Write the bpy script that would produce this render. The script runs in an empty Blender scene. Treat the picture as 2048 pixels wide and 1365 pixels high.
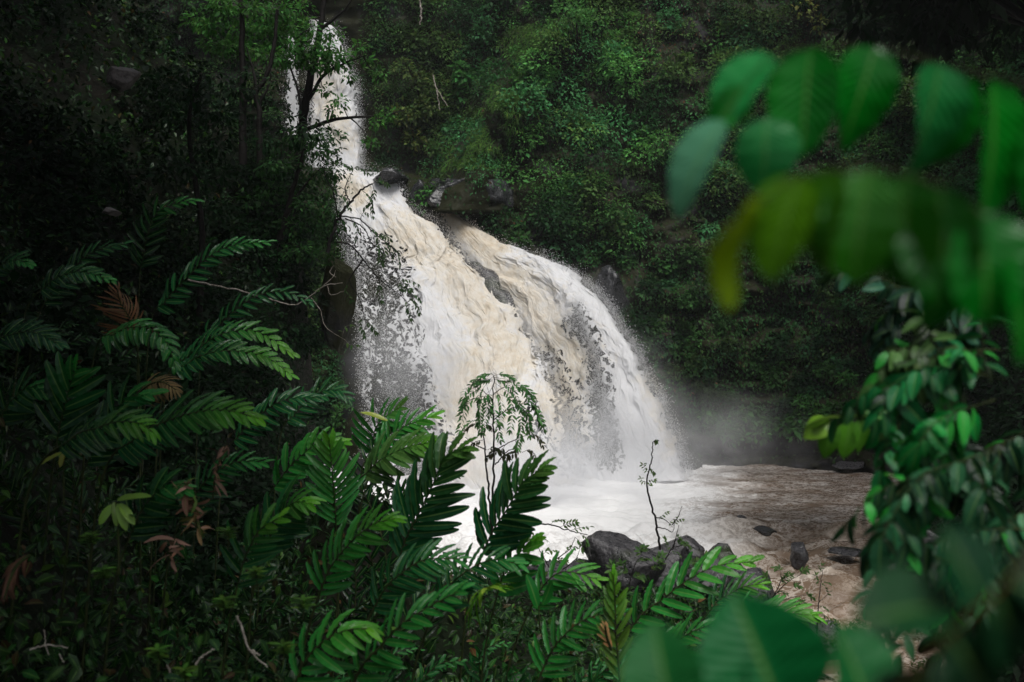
import bpy, math, random
import numpy as np
from mathutils import Vector

# ------------------------------------------------------------------ camera, light, exposure
scene = bpy.context.scene
COL = scene.collection
CAMZ = 6.0
FPX = 2048 * 35.0 / 36.0
cam_data = bpy.data.cameras.new("camera")
cam = bpy.data.objects.new("camera", cam_data)
COL.objects.link(cam)
cam.location = (0, 0, CAMZ)
cam.rotation_euler = (math.radians(90), 0, 0)
cam_data.lens = 35
cam_data.sensor_width = 36
cam_data.clip_start = 0.05
cam_data.clip_end = 1000
cam_data.dof.use_dof = True
cam_data.dof.focus_distance = 20.0
cam_data.dof.aperture_fstop = 2.5
scene.camera = cam

SUN_EL, SUN_AZ = math.radians(62), math.radians(160)     # azimuth from +Y, clockwise
world = bpy.data.worlds.new("World")
scene.world = world
world.use_nodes = True
wn, wl = world.node_tree.nodes, world.node_tree.links
wn.clear()
sky = wn.new("ShaderNodeTexSky")
sky.sky_type = 'NISHITA'
sky.sun_disc = False
sky.sun_elevation = SUN_EL
sky.sun_rotation = SUN_AZ
sky.dust_density = 3.0
hs = wn.new("ShaderNodeHueSaturation")
hs.inputs['Saturation'].default_value = 0.36             # overcast: nearly grey
bg = wn.new("ShaderNodeBackground")
bg.inputs['Strength'].default_value = 0.05
wo = wn.new("ShaderNodeOutputWorld")
wl.new(sky.outputs[0], hs.inputs['Color'])
wl.new(hs.outputs[0], bg.inputs[0])
wl.new(bg.outputs[0], wo.inputs[0])
sd = bpy.data.lights.new("sun", 'SUN')
sd.energy = 1.5
sd.angle = math.radians(28)
sd.color = (1.0, 0.98, 0.945)
so = bpy.data.objects.new("sun", sd)
COL.objects.link(so)
sdir = Vector((math.sin(SUN_AZ) * math.cos(SUN_EL), math.cos(SUN_AZ) * math.cos(SUN_EL), math.sin(SUN_EL)))
so.rotation_euler = sdir.to_track_quat('Z', 'Y').to_euler()
so.location = (0, 0, 60)
scene.view_settings.view_transform = 'Standard'
scene.view_settings.look = 'None'
scene.view_settings.gamma = 1
scene.view_settings.exposure = 1.2
try:
    cy = scene.cycles
    cy.max_bounces = 7
    cy.diffuse_bounces = 3
    cy.glossy_bounces = 2
    cy.transmission_bounces = 3
    cy.volume_bounces = 2
    cy.transparent_max_bounces = 6
    cy.sample_clamp_indirect = 4
    cy.volume_step_rate = 2.0
    cy.use_denoising = True
except Exception:
    pass

# ------------------------------------------------------------------ helpers
RS = np.random.RandomState(7)
random.seed(7)
A = np.asarray


def P(px, py, d):
    """world point seen at photo pixel (px, py) at distance d along the view"""
    px, py, d = np.broadcast_arrays(A(px, float), A(py, float), A(d, float))
    return np.stack([(px - 1024) / FPX * d, d, CAMZ - (py - 682.5) / FPX * d], -1)


def _hash(i, j, k, seed):
    h = (i * 374761393 + j * 668265263 + k * 2147483647 + seed * 974711) & 0xFFFFFFFF
    h = ((h ^ (h >> 13)) * 1274126177) & 0xFFFFFFFF
    h = ((h ^ (h >> 16)) * 2246822519) & 0xFFFFFFFF
    return ((h ^ (h >> 15)) & 0xFFFFFF) / float(0xFFFFFF) * 2 - 1


def vnoise(p, seed=0):
    p = A(p, float)
    f = np.floor(p)
    t = p - f
    t = t * t * t * (t * (t * 6 - 15) + 10)
    i = f.astype(np.int64)
    r = 0
    for a in (0, 1):
        wa = t[..., 0] if a else 1 - t[..., 0]
        for b in (0, 1):
            wb = t[..., 1] if b else 1 - t[..., 1]
            for c in (0, 1):
                wc = t[..., 2] if c else 1 - t[..., 2]
                r = r + wa * wb * wc * _hash(i[..., 0] + a, i[..., 1] + b, i[..., 2] + c, seed)
    return r


def fbm(p, octv=4, seed=0, gain=0.5, billow=False):
    p = A(p, float)
    r, amp, tot = 0, 1.0, 0
    for o in range(octv):
        n = vnoise(p * (2.03 ** o) + o * 17.3, seed + o)
        if billow:
            n = np.abs(n) * 2 - 0.6
        r = r + n * amp
        tot += amp
        amp *= gain
    return r / tot


def v3(x, y, z=0.0):
    x, y, z = np.broadcast_arrays(A(x, float), A(y, float), A(z, float))
    return np.stack([x, y, z], -1)


def sstep(a, b, x):
    t = np.clip((x - a) / (b - a), 0, 1)
    return t * t * (3 - 2 * t)


def nrm(v):
    v = A(v, float)
    return v / (np.linalg.norm(v, axis=-1, keepdims=True) + 1e-9)


class MB:
    """collects geometry for ONE mesh"""
    def __init__(self):
        self.v, self.t, self.q, self.c, self.l, self.n = [], [], [], [], [], 0

    def add(self, v, f, col=None, luv=None):
        v = A(v, float).reshape(-1, 3)
        f = A(f, np.int64)
        (self.t if f.shape[-1] == 3 else self.q).append(f + self.n)
        self.v.append(v)
        c = np.ones((len(v), 4))
        if col is not None:
            c[:, :3] = col
        self.c.append(c)
        self.l.append(np.full((len(v), 3), 0.5) if luv is None else A(luv, float).reshape(-1, 3))
        self.n += len(v)

    def build(self, name, mat, parent=None, smooth=True, base=None):
        v = np.concatenate(self.v)
        if base is not None:
            v = v - A(base)
        t = np.concatenate(self.t) if self.t else np.zeros((0, 3), np.int64)
        q = np.concatenate(self.q) if self.q else np.zeros((0, 4), np.int64)
        me = bpy.data.meshes.new(name)
        me.vertices.add(len(v))
        me.vertices.foreach_set("co", v.astype(np.float32).ravel())
        me.loops.add(t.size + q.size)
        me.loops.foreach_set("vertex_index", np.concatenate([t.ravel(), q.ravel()]).astype(np.int32))
        me.polygons.add(len(t) + len(q))
        st = np.concatenate([np.arange(len(t)) * 3, t.size + np.arange(len(q)) * 4])
        me.polygons.foreach_set("loop_start", st.astype(np.int32))
        try:
            me.polygons.foreach_set("loop_total", np.concatenate([np.full(len(t), 3), np.full(len(q), 4)]).astype(np.int32))
        except Exception:
            pass
        me.update(calc_edges=True)
        me.validate()
        me.polygons.foreach_set("use_smooth", np.full(len(me.polygons), smooth))
        a = me.attributes.new("col", 'FLOAT_COLOR', 'POINT')
        a.data.foreach_set("color", np.concatenate(self.c).astype(np.float32).ravel())
        a = me.attributes.new("luv", 'FLOAT_VECTOR', 'POINT')
        a.data.foreach_set("vector", np.concatenate(self.l).astype(np.float32).ravel())
        me.materials.append(mat)
        o = bpy.data.objects.new(name, me)
        COL.objects.link(o)
        if parent is not None:
            o.parent = parent
        return o


def tag(o, label, cat, group=None, kind=None):
    o["label"] = label
    if cat:
        o["category"] = cat
    if group:
        o["group"] = group
    if kind:
        o["kind"] = kind
    return o


def thing(name, label, cat, loc, group=None):
    o = bpy.data.objects.new(name, None)
    o.empty_display_size = 0.2
    COL.objects.link(o)
    o.location = [float(c) for c in loc]
    return tag(o, label, cat, group)


def catmull(pts, n):
    pts = A(pts, float)
    if len(pts) == 2:
        t = np.linspace(0, 1, n)[:, None]
        return pts[0] * (1 - t) + pts[1] * t
    p = np.concatenate([[2 * pts[0] - pts[1]], pts, [2 * pts[-1] - pts[-2]]])
    d = np.concatenate([[0], np.cumsum(np.linalg.norm(np.diff(pts[:, :3], axis=0), axis=1) + 1e-9)])
    s = np.interp(np.linspace(0, d[-1], n), d, np.arange(len(pts)))
    i = np.clip(np.floor(s).astype(int), 0, len(pts) - 2)
    t = (s - i)[:, None]
    a, b, c, e = p[i], p[i + 1], p[i + 2], p[i + 3]
    return 0.5 * (2 * b + (c - a) * t + (2 * a - 5 * b + 4 * c - e) * t ** 2 + (3 * b - a - 3 * c + e) * t ** 3)


def tube(mb, pts, r, ns=7, col=(1, 1, 1)):
    pts = A(pts, float)
    n = len(pts)
    r = np.interp(np.linspace(0, 1, n), np.linspace(0, 1, len(np.atleast_1d(r))), np.atleast_1d(r)) if np.ndim(r) else np.full(n, r)
    tg = nrm(np.gradient(pts, axis=0))
    ref = np.where(np.abs(tg[:, 2:3]) > 0.9, A([[1., 0, 0]]), A([[0, 0, 1.]]))
    s = nrm(np.cross(tg, ref))
    for i in range(1, n):                       # keep the frame from flipping
        if np.dot(s[i], s[i - 1]) < 0:
            s[i] = -s[i]
    b = np.cross(tg, s)
    a = np.linspace(0, 2 * np.pi, ns, endpoint=False)
    v = pts[:, None] + r[:, None, None] * (np.cos(a)[None, :, None] * s[:, None] + np.sin(a)[None, :, None] * b[:, None])
    idx = np.arange(n * ns).reshape(n, ns)
    f = np.stack([idx[:-1], np.roll(idx, -1, 1)[:-1], np.roll(idx, -1, 1)[1:], idx[1:]], -1).reshape(-1, 4)
    mb.add(v, f, col)
    for e in (0, n - 1):
        mb.add(np.concatenate([v[e], [pts[e]]]), np.stack([np.arange(ns), (np.arange(ns) + 1) % ns, np.full(ns, ns)], -1), col)


def leaf_template(nu, nv, shape="lance", wave=0.0, fold=0.25):
    u = np.linspace(-1, 1, nu)
    v = np.linspace(0, 1, nv)
    U, V = np.meshgrid(u, v)
    if shape == "lance":
        w = np.sin(np.pi * np.clip(V, 0, 1) ** 0.75) ** 0.75
    elif shape == "oblong":
        w = np.clip(np.sin(np.pi * np.clip(V * 0.985 + 0.008, 0, 1) ** 0.9), 0, 1) ** 0.42
    else:
        w = np.sin(np.pi * V ** 0.85) ** 0.6
    X = U * w
    Z = fold * np.abs(U) * w + wave * np.sin(V * 30) * np.abs(U) * w
    luv = np.stack([U * 0.5 + 0.5, V, np.zeros_like(U)], -1).reshape(-1, 3)
    idx = np.arange(nu * nv).reshape(nv, nu)
    f = np.stack([idx[:-1, :-1], idx[:-1, 1:], idx[1:, 1:], idx[1:, :-1]], -1).reshape(-1, 4)
    return X.ravel(), V.ravel(), Z.ravel(), f, luv


T_RHOMB = (A([0, .5, 0, -.5]) * 2, A([0, .45, 1, .45]), A([0, .3, 0, .3]), A([[0, 1, 2], [0, 2, 3]]),
           A([[.5, 0, 0], [1, .5, 0], [.5, 1, 0], [0, .5, 0]]))
T_SMALL = leaf_template(3, 4, "lance", 0, 0.25)
T_MID = leaf_template(3, 6, "lance", 0, 0.22)
T_GINGER = leaf_template(5, 15, "oblong", 0.17, 0.26)
T_STRAP = leaf_template(3, 7, "oblong", 0.06, 0.25)
T_LANCE = leaf_template(9, 15, "lance", 0.03, 0.3)
T_BIG = leaf_template(9, 15, "ovate", 0.05, 0.34)


def add_leaves(mb, pos, d, n, L, W, col, tpl, bend=0.2, twist=0.0):
    pos, d = A(pos, float).reshape(-1, 3), nrm(d).reshape(-1, 3)
    N = len(pos)
    n = nrm(A(n, float).reshape(-1, 3) + 1e-6)
    s = nrm(np.cross(d, n))
    n = np.cross(s, d)
    X, Y, Z, f, luv = tpl
    L = np.broadcast_to(A(L, float), (N,))[:, None, None]
    W = np.broadcast_to(A(W, float), (N,))[:, None, None] * 0.5
    bend = np.broadcast_to(A(bend, float), (N,))[:, None, None]
    tw = np.broadcast_to(A(twist, float), (N,))[:, None, None]
    X_, Y_, Z_ = X[None, :, None], Y[None, :, None], Z[None, :, None]
    zz = Z_ * W - bend * L * Y_ ** 2
    v = pos[:, None] + s[:, None] * (X_ * W * np.cos(tw * Y_) ) + d[:, None] * (Y_ * L * (1 - 0.25 * np.abs(bend) * Y_)) + n[:, None] * (zz + X_ * W * np.sin(tw * Y_))
    nv = len(X)
    ff = (f[None] + (np.arange(N) * nv)[:, None, None]).reshape(-1, f.shape[1])
    col = np.broadcast_to(A(col, float), (N, 3))
    lu = np.broadcast_to(luv[None], (N, nv, 3)).copy()
    lu[..., 2] = RS.rand(N)[:, None]
    mb.add(v, ff, np.repeat(col, nv, 0), lu)


# ------------------------------------------------------------------ materials
def new_mat(name):
    m = bpy.data.materials.new(name)
    m.use_nodes = True
    nt = m.node_tree
    nt.nodes.clear()
    out = nt.nodes.new("ShaderNodeOutputMaterial")
    return m, nt.nodes, nt.links, out


def math_n(N, L, op, a, b=None, clamp=False):
    n = N.new("ShaderNodeMath")
    n.operation = op
    n.use_clamp = clamp
    for i, x in enumerate((a, b)):
        if x is None:
            continue
        if isinstance(x, (int, float)):
            n.inputs[i].default_value = x
        else:
            L.new(x, n.inputs[i])
    return n.outputs[0]


def noise_n(N, L, scale, detail=4, rough=0.55, vec=None):
    n = N.new("ShaderNodeTexNoise")
    n.inputs['Scale'].default_value = scale
    n.inputs['Detail'].default_value = detail
    n.inputs['Roughness'].default_value = rough
    if vec is not None:
        L.new(vec, n.inputs['Vector'])
    return n.outputs['Fac']


def ramp_n(N, L, fac, stops):
    r = N.new("ShaderNodeValToRGB")
    e = r.color_ramp.elements
    while len(e) < len(stops):
        e.new(0.5)
    for k, (p, c) in enumerate(stops):
        e[k].position = p
        e[k].color = (*c, 1) if len(c) == 3 else c
    L.new(fac, r.inputs[0])
    return r.outputs[0]


def mix_n(N, L, fac, a, b, blend='MIX'):
    m = N.new("ShaderNodeMix")
    m.data_type = 'RGBA'
    m.blend_type = blend
    for s, x in ((m.inputs[0], fac), (m.inputs[6], a), (m.inputs[7], b)):
        if isinstance(x, (int, float)):
            s.default_value = x
        elif isinstance(x, tuple):
            s.default_value = (*x, 1)
        else:
            L.new(x, s)
    return m.outputs[2]


def leaf_mat(name, rough=0.38, trans=0.25, vein=0.0, veins_scale=0, spec=0.3, nscale=3.0):
    m, N, L, out = new_mat(name)
    at = N.new("ShaderNodeAttribute"); at.attribute_name = "col"
    lu = N.new("ShaderNodeAttribute"); lu.attribute_name = "luv"
    geo = N.new("ShaderNodeNewGeometry")
    nz = noise_n(N, L, nscale, 3, 0.6, geo.outputs['Position'])
    var = math_n(N, L, 'MULTIPLY_ADD', nz, 0.9); var.node.inputs[2].default_value = 0.55
    vc = N.new("ShaderNodeCombineColor")
    for k in range(3):
        L.new(var, vc.inputs[k])
    col = mix_n(N, L, 1.0, at.outputs['Color'], vc.outputs[0], 'MULTIPLY')
    bump_h = None
    if vein > 0:
        sep = N.new("ShaderNodeSeparateXYZ"); L.new(lu.outputs['Vector'], sep.inputs[0])
        du = math_n(N, L, 'ABSOLUTE', math_n(N, L, 'SUBTRACT', sep.outputs[0], 0.5))
        mid = math_n(N, L, 'SUBTRACT', 1.0, math_n(N, L, 'DIVIDE', du, vein), True)
        lighter = mix_n(N, L, 0.65, col, (0.14, 0.26, 0.06))
        col = mix_n(N, L, mid, col, lighter)
        if veins_scale:
            ph = math_n(N, L, 'ADD', math_n(N, L, 'MULTIPLY', sep.outputs[1], veins_scale), math_n(N, L, 'MULTIPLY', du, -veins_scale * 0.55))
            bump_h = math_n(N, L, 'SINE', ph)
    p = N.new("ShaderNodeBsdfPrincipled")
    L.new(col, p.inputs['Base Color'])
    p.inputs['Roughness'].default_value = rough
    p.inputs['Specular IOR Level'].default_value = spec
    if bump_h is not None:
        bn = N.new("ShaderNodeBump"); bn.inputs['Strength'].default_value = 0.35; bn.inputs['Distance'].default_value = 0.002
        L.new(bump_h, bn.inputs['Height']); L.new(bn.outputs[0], p.inputs['Normal'])
    tr = N.new("ShaderNodeBsdfTranslucent")
    hs_ = N.new("ShaderNodeHueSaturation"); hs_.inputs['Value'].default_value = 1.8; hs_.inputs['Hue'].default_value = 0.485
    L.new(col, hs_.inputs['Color']); L.new(hs_.outputs[0], tr.inputs[0])
    ms = N.new("ShaderNodeMixShader"); ms.inputs[0].default_value = trans
    L.new(p.outputs[0], ms.inputs[1]); L.new(tr.outputs[0], ms.inputs[2]); L.new(ms.outputs[0], out.inputs[0])
    return m


def rock_mat(name, dark, light, moss=None, mosslevel=0.6, rough=0.45, scale=1.0, spec=0.4):
    m, N, L, out = new_mat(name)
    geo = N.new("ShaderNodeNewGeometry")
    n1 = noise_n(N, L, 0.9 * scale, 6, 0.62, geo.outputs['Position'])
    n2 = noise_n(N, L, 7.0 * scale, 5, 0.65, geo.outputs['Position'])
    mx = math_n(N, L, 'ADD', math_n(N, L, 'MULTIPLY', n1, 0.55), math_n(N, L, 'MULTIPLY', n2, 0.45))
    col = ramp_n(N, L, mx, [(0.38, dark), (0.66, light)])
    if moss:
        n3 = noise_n(N, L, 0.55 * scale, 5, 0.6, geo.outputs['Position'])
        mk = ramp_n(N, L, n3, [(mosslevel - 0.06, (0, 0, 0)), (mosslevel + 0.06, (1, 1, 1))])
        col = mix_n(N, L, mk, col, moss)
    p = N.new("ShaderNodeBsdfPrincipled")
    L.new(col, p.inputs['Base Color'])
    rr = ramp_n(N, L, n2, [(0.35, (rough - 0.18,) * 3), (0.65, (rough + 0.2,) * 3)])
    L.new(rr, p.inputs['Roughness'])
    p.inputs['Specular IOR Level'].default_value = spec
    bn = N.new("ShaderNodeBump"); bn.inputs['Strength'].default_value = 0.9; bn.inputs['Distance'].default_value = 0.10
    L.new(mx, bn.inputs['Height']); L.new(bn.outputs[0], p.inputs['Normal'])
    L.new(p.outputs[0], out.inputs[0])
    return m


def foam_mat(name, bump=0.05, fine=9.0):
    """falling water: white foam mixed with muddy tan by the 'col' attribute (r = mud)"""
    m, N, L, out = new_mat(name)
    at = N.new("ShaderNodeAttribute"); at.attribute_name = "col"
    sep = N.new("ShaderNodeSeparateColor"); L.new(at.outputs['Color'], sep.inputs[0])
    geo = N.new("ShaderNodeNewGeometry")
    n1 = noise_n(N, L, 2.2, 7, 0.68, geo.outputs['Position'])
    n2 = noise_n(N, L, fine, 4, 0.7, geo.outputs['Position'])
    n5 = noise_n(N, L, 4.5, 6, 0.75, geo.outputs['Position'])
    k = math_n(N, L, 'ADD', sep.outputs[0], math_n(N, L, 'ADD', math_n(N, L, 'MULTIPLY', math_n(N, L, 'SUBTRACT', n1, 0.5), 1.1), math_n(N, L, 'MULTIPLY', math_n(N, L, 'SUBTRACT', n5, 0.5), 0.55)))
    col = ramp_n(N, L, k, [(0.10, (0.76, 0.76, 0.775)), (0.42, (0.75, 0.695, 0.605)), (0.95, (0.56, 0.43, 0.27))])
    p = N.new("ShaderNodeBsdfPrincipled")
    L.new(col, p.inputs['Base Color'])
    p.inputs['Roughness'].default_value = 0.6
    p.inputs['Specular IOR Level'].default_value = 0.25
    bn = N.new("ShaderNodeBump"); bn.inputs['Strength'].default_value = 0.8; bn.inputs['Distance'].default_value = bump
    L.new(math_n(N, L, 'ADD', n1, n2), bn.inputs['Height']); L.new(bn.outputs[0], p.inputs['Normal'])
    tr = N.new("ShaderNodeBsdfTranslucent"); L.new(col, tr.inputs[0])
    ms = N.new("ShaderNodeMixShader"); ms.inputs[0].default_value = 0.30
    L.new(p.outputs[0], ms.inputs[1]); L.new(tr.outputs[0], ms.inputs[2]); L.new(ms.outputs[0], out.inputs[0])
    return m


def bark_mat(name, a, b):
    m, N, L, out = new_mat(name)
    geo = N.new("ShaderNodeNewGeometry")
    n1 = noise_n(N, L, 14.0, 5, 0.65, geo.outputs['Position'])
    col = ramp_n(N, L, n1, [(0.38, a), (0.62, b)])
    p = N.new("ShaderNodeBsdfPrincipled"); L.new(col, p.inputs['Base Color']); p.inputs['Roughness'].default_value = 0.7; p.inputs['Specular IOR Level'].default_value = 0.12
    bn = N.new("ShaderNodeBump"); bn.inputs['Strength'].default_value = 0.5; bn.inputs['Distance'].default_value = 0.01
    L.new(n1, bn.inputs['Height']); L.new(bn.outputs[0], p.inputs['Normal'])
    L.new(p.outputs[0], out.inputs[0])
    return m


M_LEAF = leaf_mat("leaf_far", 0.60, 0.30, spec=0.12)
M_LEAFN = leaf_mat("leaf_near", 0.38, 0.25, 0.06, spec=0.15)
M_MID = leaf_mat("branch_leaf", 0.30, 0.22, 0.05, 60, 0.22)
M_GINGER = leaf_mat("ginger_leaf", 0.24, 0.18, 0.09, 95, 0.36)
M_SPRAY = leaf_mat("spray_leaf", 0.27, 0.14, 0.03, 75, 0.34)
M_SHADE = leaf_mat("broad_leaf", 0.40, 0.12, 0.03, 75, 0.13)
M_DEAD = leaf_mat("dead_leaf", 0.7, 0.15, 0.05)
M_CLIFF = rock_mat("cliff_rock", (0.004, 0.004, 0.005), (0.024, 0.023, 0.025), (0.012, 0.013, 0.004), 0.42, 0.65, 1.0, 0.12)
M_ROCK = rock_mat("wet_basalt", (0.010, 0.010, 0.012), (0.060, 0.056, 0.060), (0.014, 0.020, 0.006), 0.60, 0.34, 1.6, 0.6)
M_LEDGE = rock_mat("ledge_rock", (0.003, 0.003, 0.004), (0.034, 0.035, 0.039), (0.010, 0.014, 0.004), 0.70, 0.30, 1.2, 0.6)
M_PALE = rock_mat("pale_rock", (0.02, 0.018, 0.017), (0.17, 0.15, 0.145), None, 0.6, 0.6, 1.6)
M_SOIL = rock_mat("soil", (0.003, 0.003, 0.002), (0.012, 0.010, 0.006), (0.005, 0.009, 0.003), 0.45, 0.75, 1.0, 0.1)
M_FOAM = foam_mat("falling_water", 0.012, 14.0)
M_BARK = bark_mat("dark_bark", (0.004, 0.0035, 0.003), (0.013, 0.011, 0.010))
M_STEM = bark_mat("green_stem", (0.012, 0.020, 0.006), (0.035, 0.045, 0.014))
M_STEMY = bark_mat("ochre_stem", (0.03, 0.016, 0.002), (0.06, 0.034, 0.005))
M_TWIG = bark_mat("pale_twig", (0.09, 0.075, 0.06), (0.34, 0.31, 0.27))

# ------------------------------------------------------------------ terrain
def left_edge(y):
    return np.interp(y, [-6, 5, 10, 15, 25, 34, 42, 60], [-1.5, -2.2, -2.9, -4.4, -5.6, -6.2, -9.5, -12])


def ground_z(x, y, detail=True):
    x, y = np.broadcast_arrays(A(x, float), A(y, float))
    G = np.interp(y, [-6, 0, 5, 10, 15, 20, 24, 27, 60], [4.5, 4.35, 3.35, 2.2, 1.35, 0.65, 0.1, -0.9, -1.2])
    xr = np.interp(y, [-6, 5, 10, 20, 26, 60], [2.5, 2.3, 2.8, 4.6, 4.5, 4.5])      # river side of the near bank
    G = G - np.clip((x - xr) * 0.95, 0, None)
    G = np.maximum(G, -1.3)
    s = left_edge(y) - x
    hb = np.interp(y, [0, 5, 10, 20, 28, 34, 40, 60], [1.5, 1.8, 2.6, 4.5, 8.0, 11.6, 11.5, 12])
    wb = np.interp(y, [0, 10, 20, 28, 34, 60], [2.2, 2.4, 2.6, 2.0, 1.2, 2.0])
    zl = hb * sstep(0, 1, s / wb) + np.clip(s - wb, 0, None) * np.interp(y, [0, 10, 34], [0.9, 1.25, 1.15])
    xb = np.interp(y, [-6, 10, 17, 24, 32, 45, 60], [9.5, 8.6, 7.6, 9.3, 13.5, 17.5, 19])   # right bank
    zr = np.clip((x - xb), 0, None) * 1.5
    z = G + zl + zr + 2.3 * np.exp(-((x + 2.0) / 1.25) ** 2 - ((y - 13.0) / 1.7) ** 2)
    if detail:
        z = z + 0.35 * fbm(v3(x * 0.5, y * 0.5), 4, 5) + 0.10 * fbm(v3(x * 2.2, y * 2.2), 3, 9)
    return z


def grid_faces(ny, nx):
    i = np.arange(ny * nx).reshape(ny, nx)
    return np.stack([i[:-1, :-1], i[:-1, 1:], i[1:, 1:], i[1:, :-1]], -1).reshape(-1, 4)


xs, ys = np.arange(-34, 34.01, 0.28), np.arange(-6, 58.01, 0.28)
X, Y = np.meshgrid(xs, ys)
mb = MB()
mb.add(np.stack([X, Y, ground_z(X, Y)], -1), grid_faces(len(ys), len(xs)))
tag(mb.build("hillside", M_SOIL), "dark steep gorge banks of soil under the undergrowth", "hillside", kind="structure")


def ridge_x(py):
    return 1065 - (py - 60) * 0.55


def cliff_d(px, py, detail=True):
    px, py = np.broadcast_arrays(A(px, float), A(py, float))
    h = np.clip((935 - py) / FPX * 50, -2, None)
    D = 48.3 + 0.33 * h
    D = D - np.clip((px - 1500) / 550, 0, 3) ** 1.6 * 9
    led = np.interp(px, [500, 740, 800, 870, 950, 1000, 1100], [335, 343, 352, 372, 360, 345, 330])
    rec = 1 / (1 + np.exp(-(ridge_x(py) + 14 * vnoise(v3(py / 25, 0.5)) - px) / 16))
    wy = 1 / (1 + np.exp(-np.clip((led - py) / 3.5, -60, 60)))
    D = D + rec * wy * (61.5 - np.minimum(D, 61))
    # buttress left of centre stands out a little
    D = D - 2.2 * np.exp(-((px - ridge_x(py) - 40) / 70) ** 2) * (py < 430)
    # the rock under the lower fall bulges toward the viewer
    win = sstep(640, 720, px) * (1 - sstep(np.interp(py, [400, 600, 900], [900, 1150, 1330]), np.interp(py, [400, 600, 900], [1000, 1260, 1420]), px))
    D = D - win * np.clip((py - 430) / 500, 0, 1.1) * 4.1
    if detail:
        q = v3(px / 46, py / 46, D * 0.1)
        amp = 1 - 0.6 * win
        D = D + amp * (1.5 * fbm(q * 0.45, 3, 21) + 0.75 * fbm(q * A([0.8, 1.7, 1]), 4, 33, 0.55, True) + 0.18 * fbm(q * 4, 3, 41))
        # strata of the lower right cliff: overhanging ledges
        for (yy, am) in ((575, 0.4), (700, 0.2), (800, 0.35), (893, -1.2)):
            yl = yy + 22 * fbm(v3(px / 160, yy), 3, 3)
            D = D - am * np.exp(-((py - yl) / 13) ** 2) * sstep(1230, 1380, px)
    return D


pxs, pys = np.arange(-160, 2500, 6.0), np.arange(-560, 1010, 6.0)
PX, PY = np.meshgrid(pxs, pys)
mb = MB()
CD = cliff_d(PX, PY)
mb.add(P(PX, PY, CD), grid_faces(len(pys), len(pxs))[:, ::-1])
tag(mb.build("cliff", M_CLIFF), "dark wet rock wall of the gorge behind the falls", "cliff", kind="structure")


# ------------------------------------------------------------------ waterfalls
def poly_field(px, py, pts, width):
    """1 near a photo polyline, 0 away from it: where water of a kind runs"""
    pts = A(pts, float)
    best = np.full(np.shape(px), 1e9)
    for a, b in zip(pts[:-1], pts[1:]):
        ab = b - a
        t = np.clip(((px - a[0]) * ab[0] + (py - a[1]) * ab[1]) / (ab @ ab), 0, 1)
        best = np.minimum(best, (px - a[0] - t * ab[0]) ** 2 + (py - a[1] - t * ab[1]) ** 2)
    return np.exp(-best / (width * width))


THIN = [([(735, 545), (765, 640), (785, 740), (810, 850), (835, 950)], 60, 0.80),
        ([(700, 560), (715, 760)], 30, 0.6),
        ([(1150, 640), (1190, 720), (1212, 820), (1215, 920)], 24, 0.80),
        ([(1085, 830), (1120, 890), (1150, 930)], 36, 0.25),
        ([(1100, 720), (1140, 810), (1150, 900)], 36, 0.30),
        ([(1085, 720), (1110, 800)], 12, 0.16)]
MUD = [([(815, 470), (880, 500), (930, 560), (975, 640), (1020, 710), (945, 730), (930, 800), (950, 930)], 62, 0.52),
       ([(882, 418), (930, 460), (985, 500)], 38, 0.62),
       ([(1000, 550), (1060, 600), (1110, 660), (1150, 730), (1120, 790), (1150, 860)], 56, 0.50),
       ([(1000, 780), (1060, 880), (1110, 960)], 66, 0.34),
       ([(640, 130), (650, 200), (690, 280)], 34, 0.40), ([(690, 372), (720, 392)], 30, 0.55),
       ([(1290, 760), (1345, 890)], 22, 0.3)]


def field(defs, px, py):
    r = np.zeros(np.shape(px))
    for pts, w, k in defs:
        r = np.maximum(r, k * poly_field(px, py, pts, w))
    return r


def proj(v):
    return 1024 + v[..., 0] / v[..., 1] * FPX, 682.5 - (v[..., 2] - CAMZ) / v[..., 1] * FPX


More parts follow.
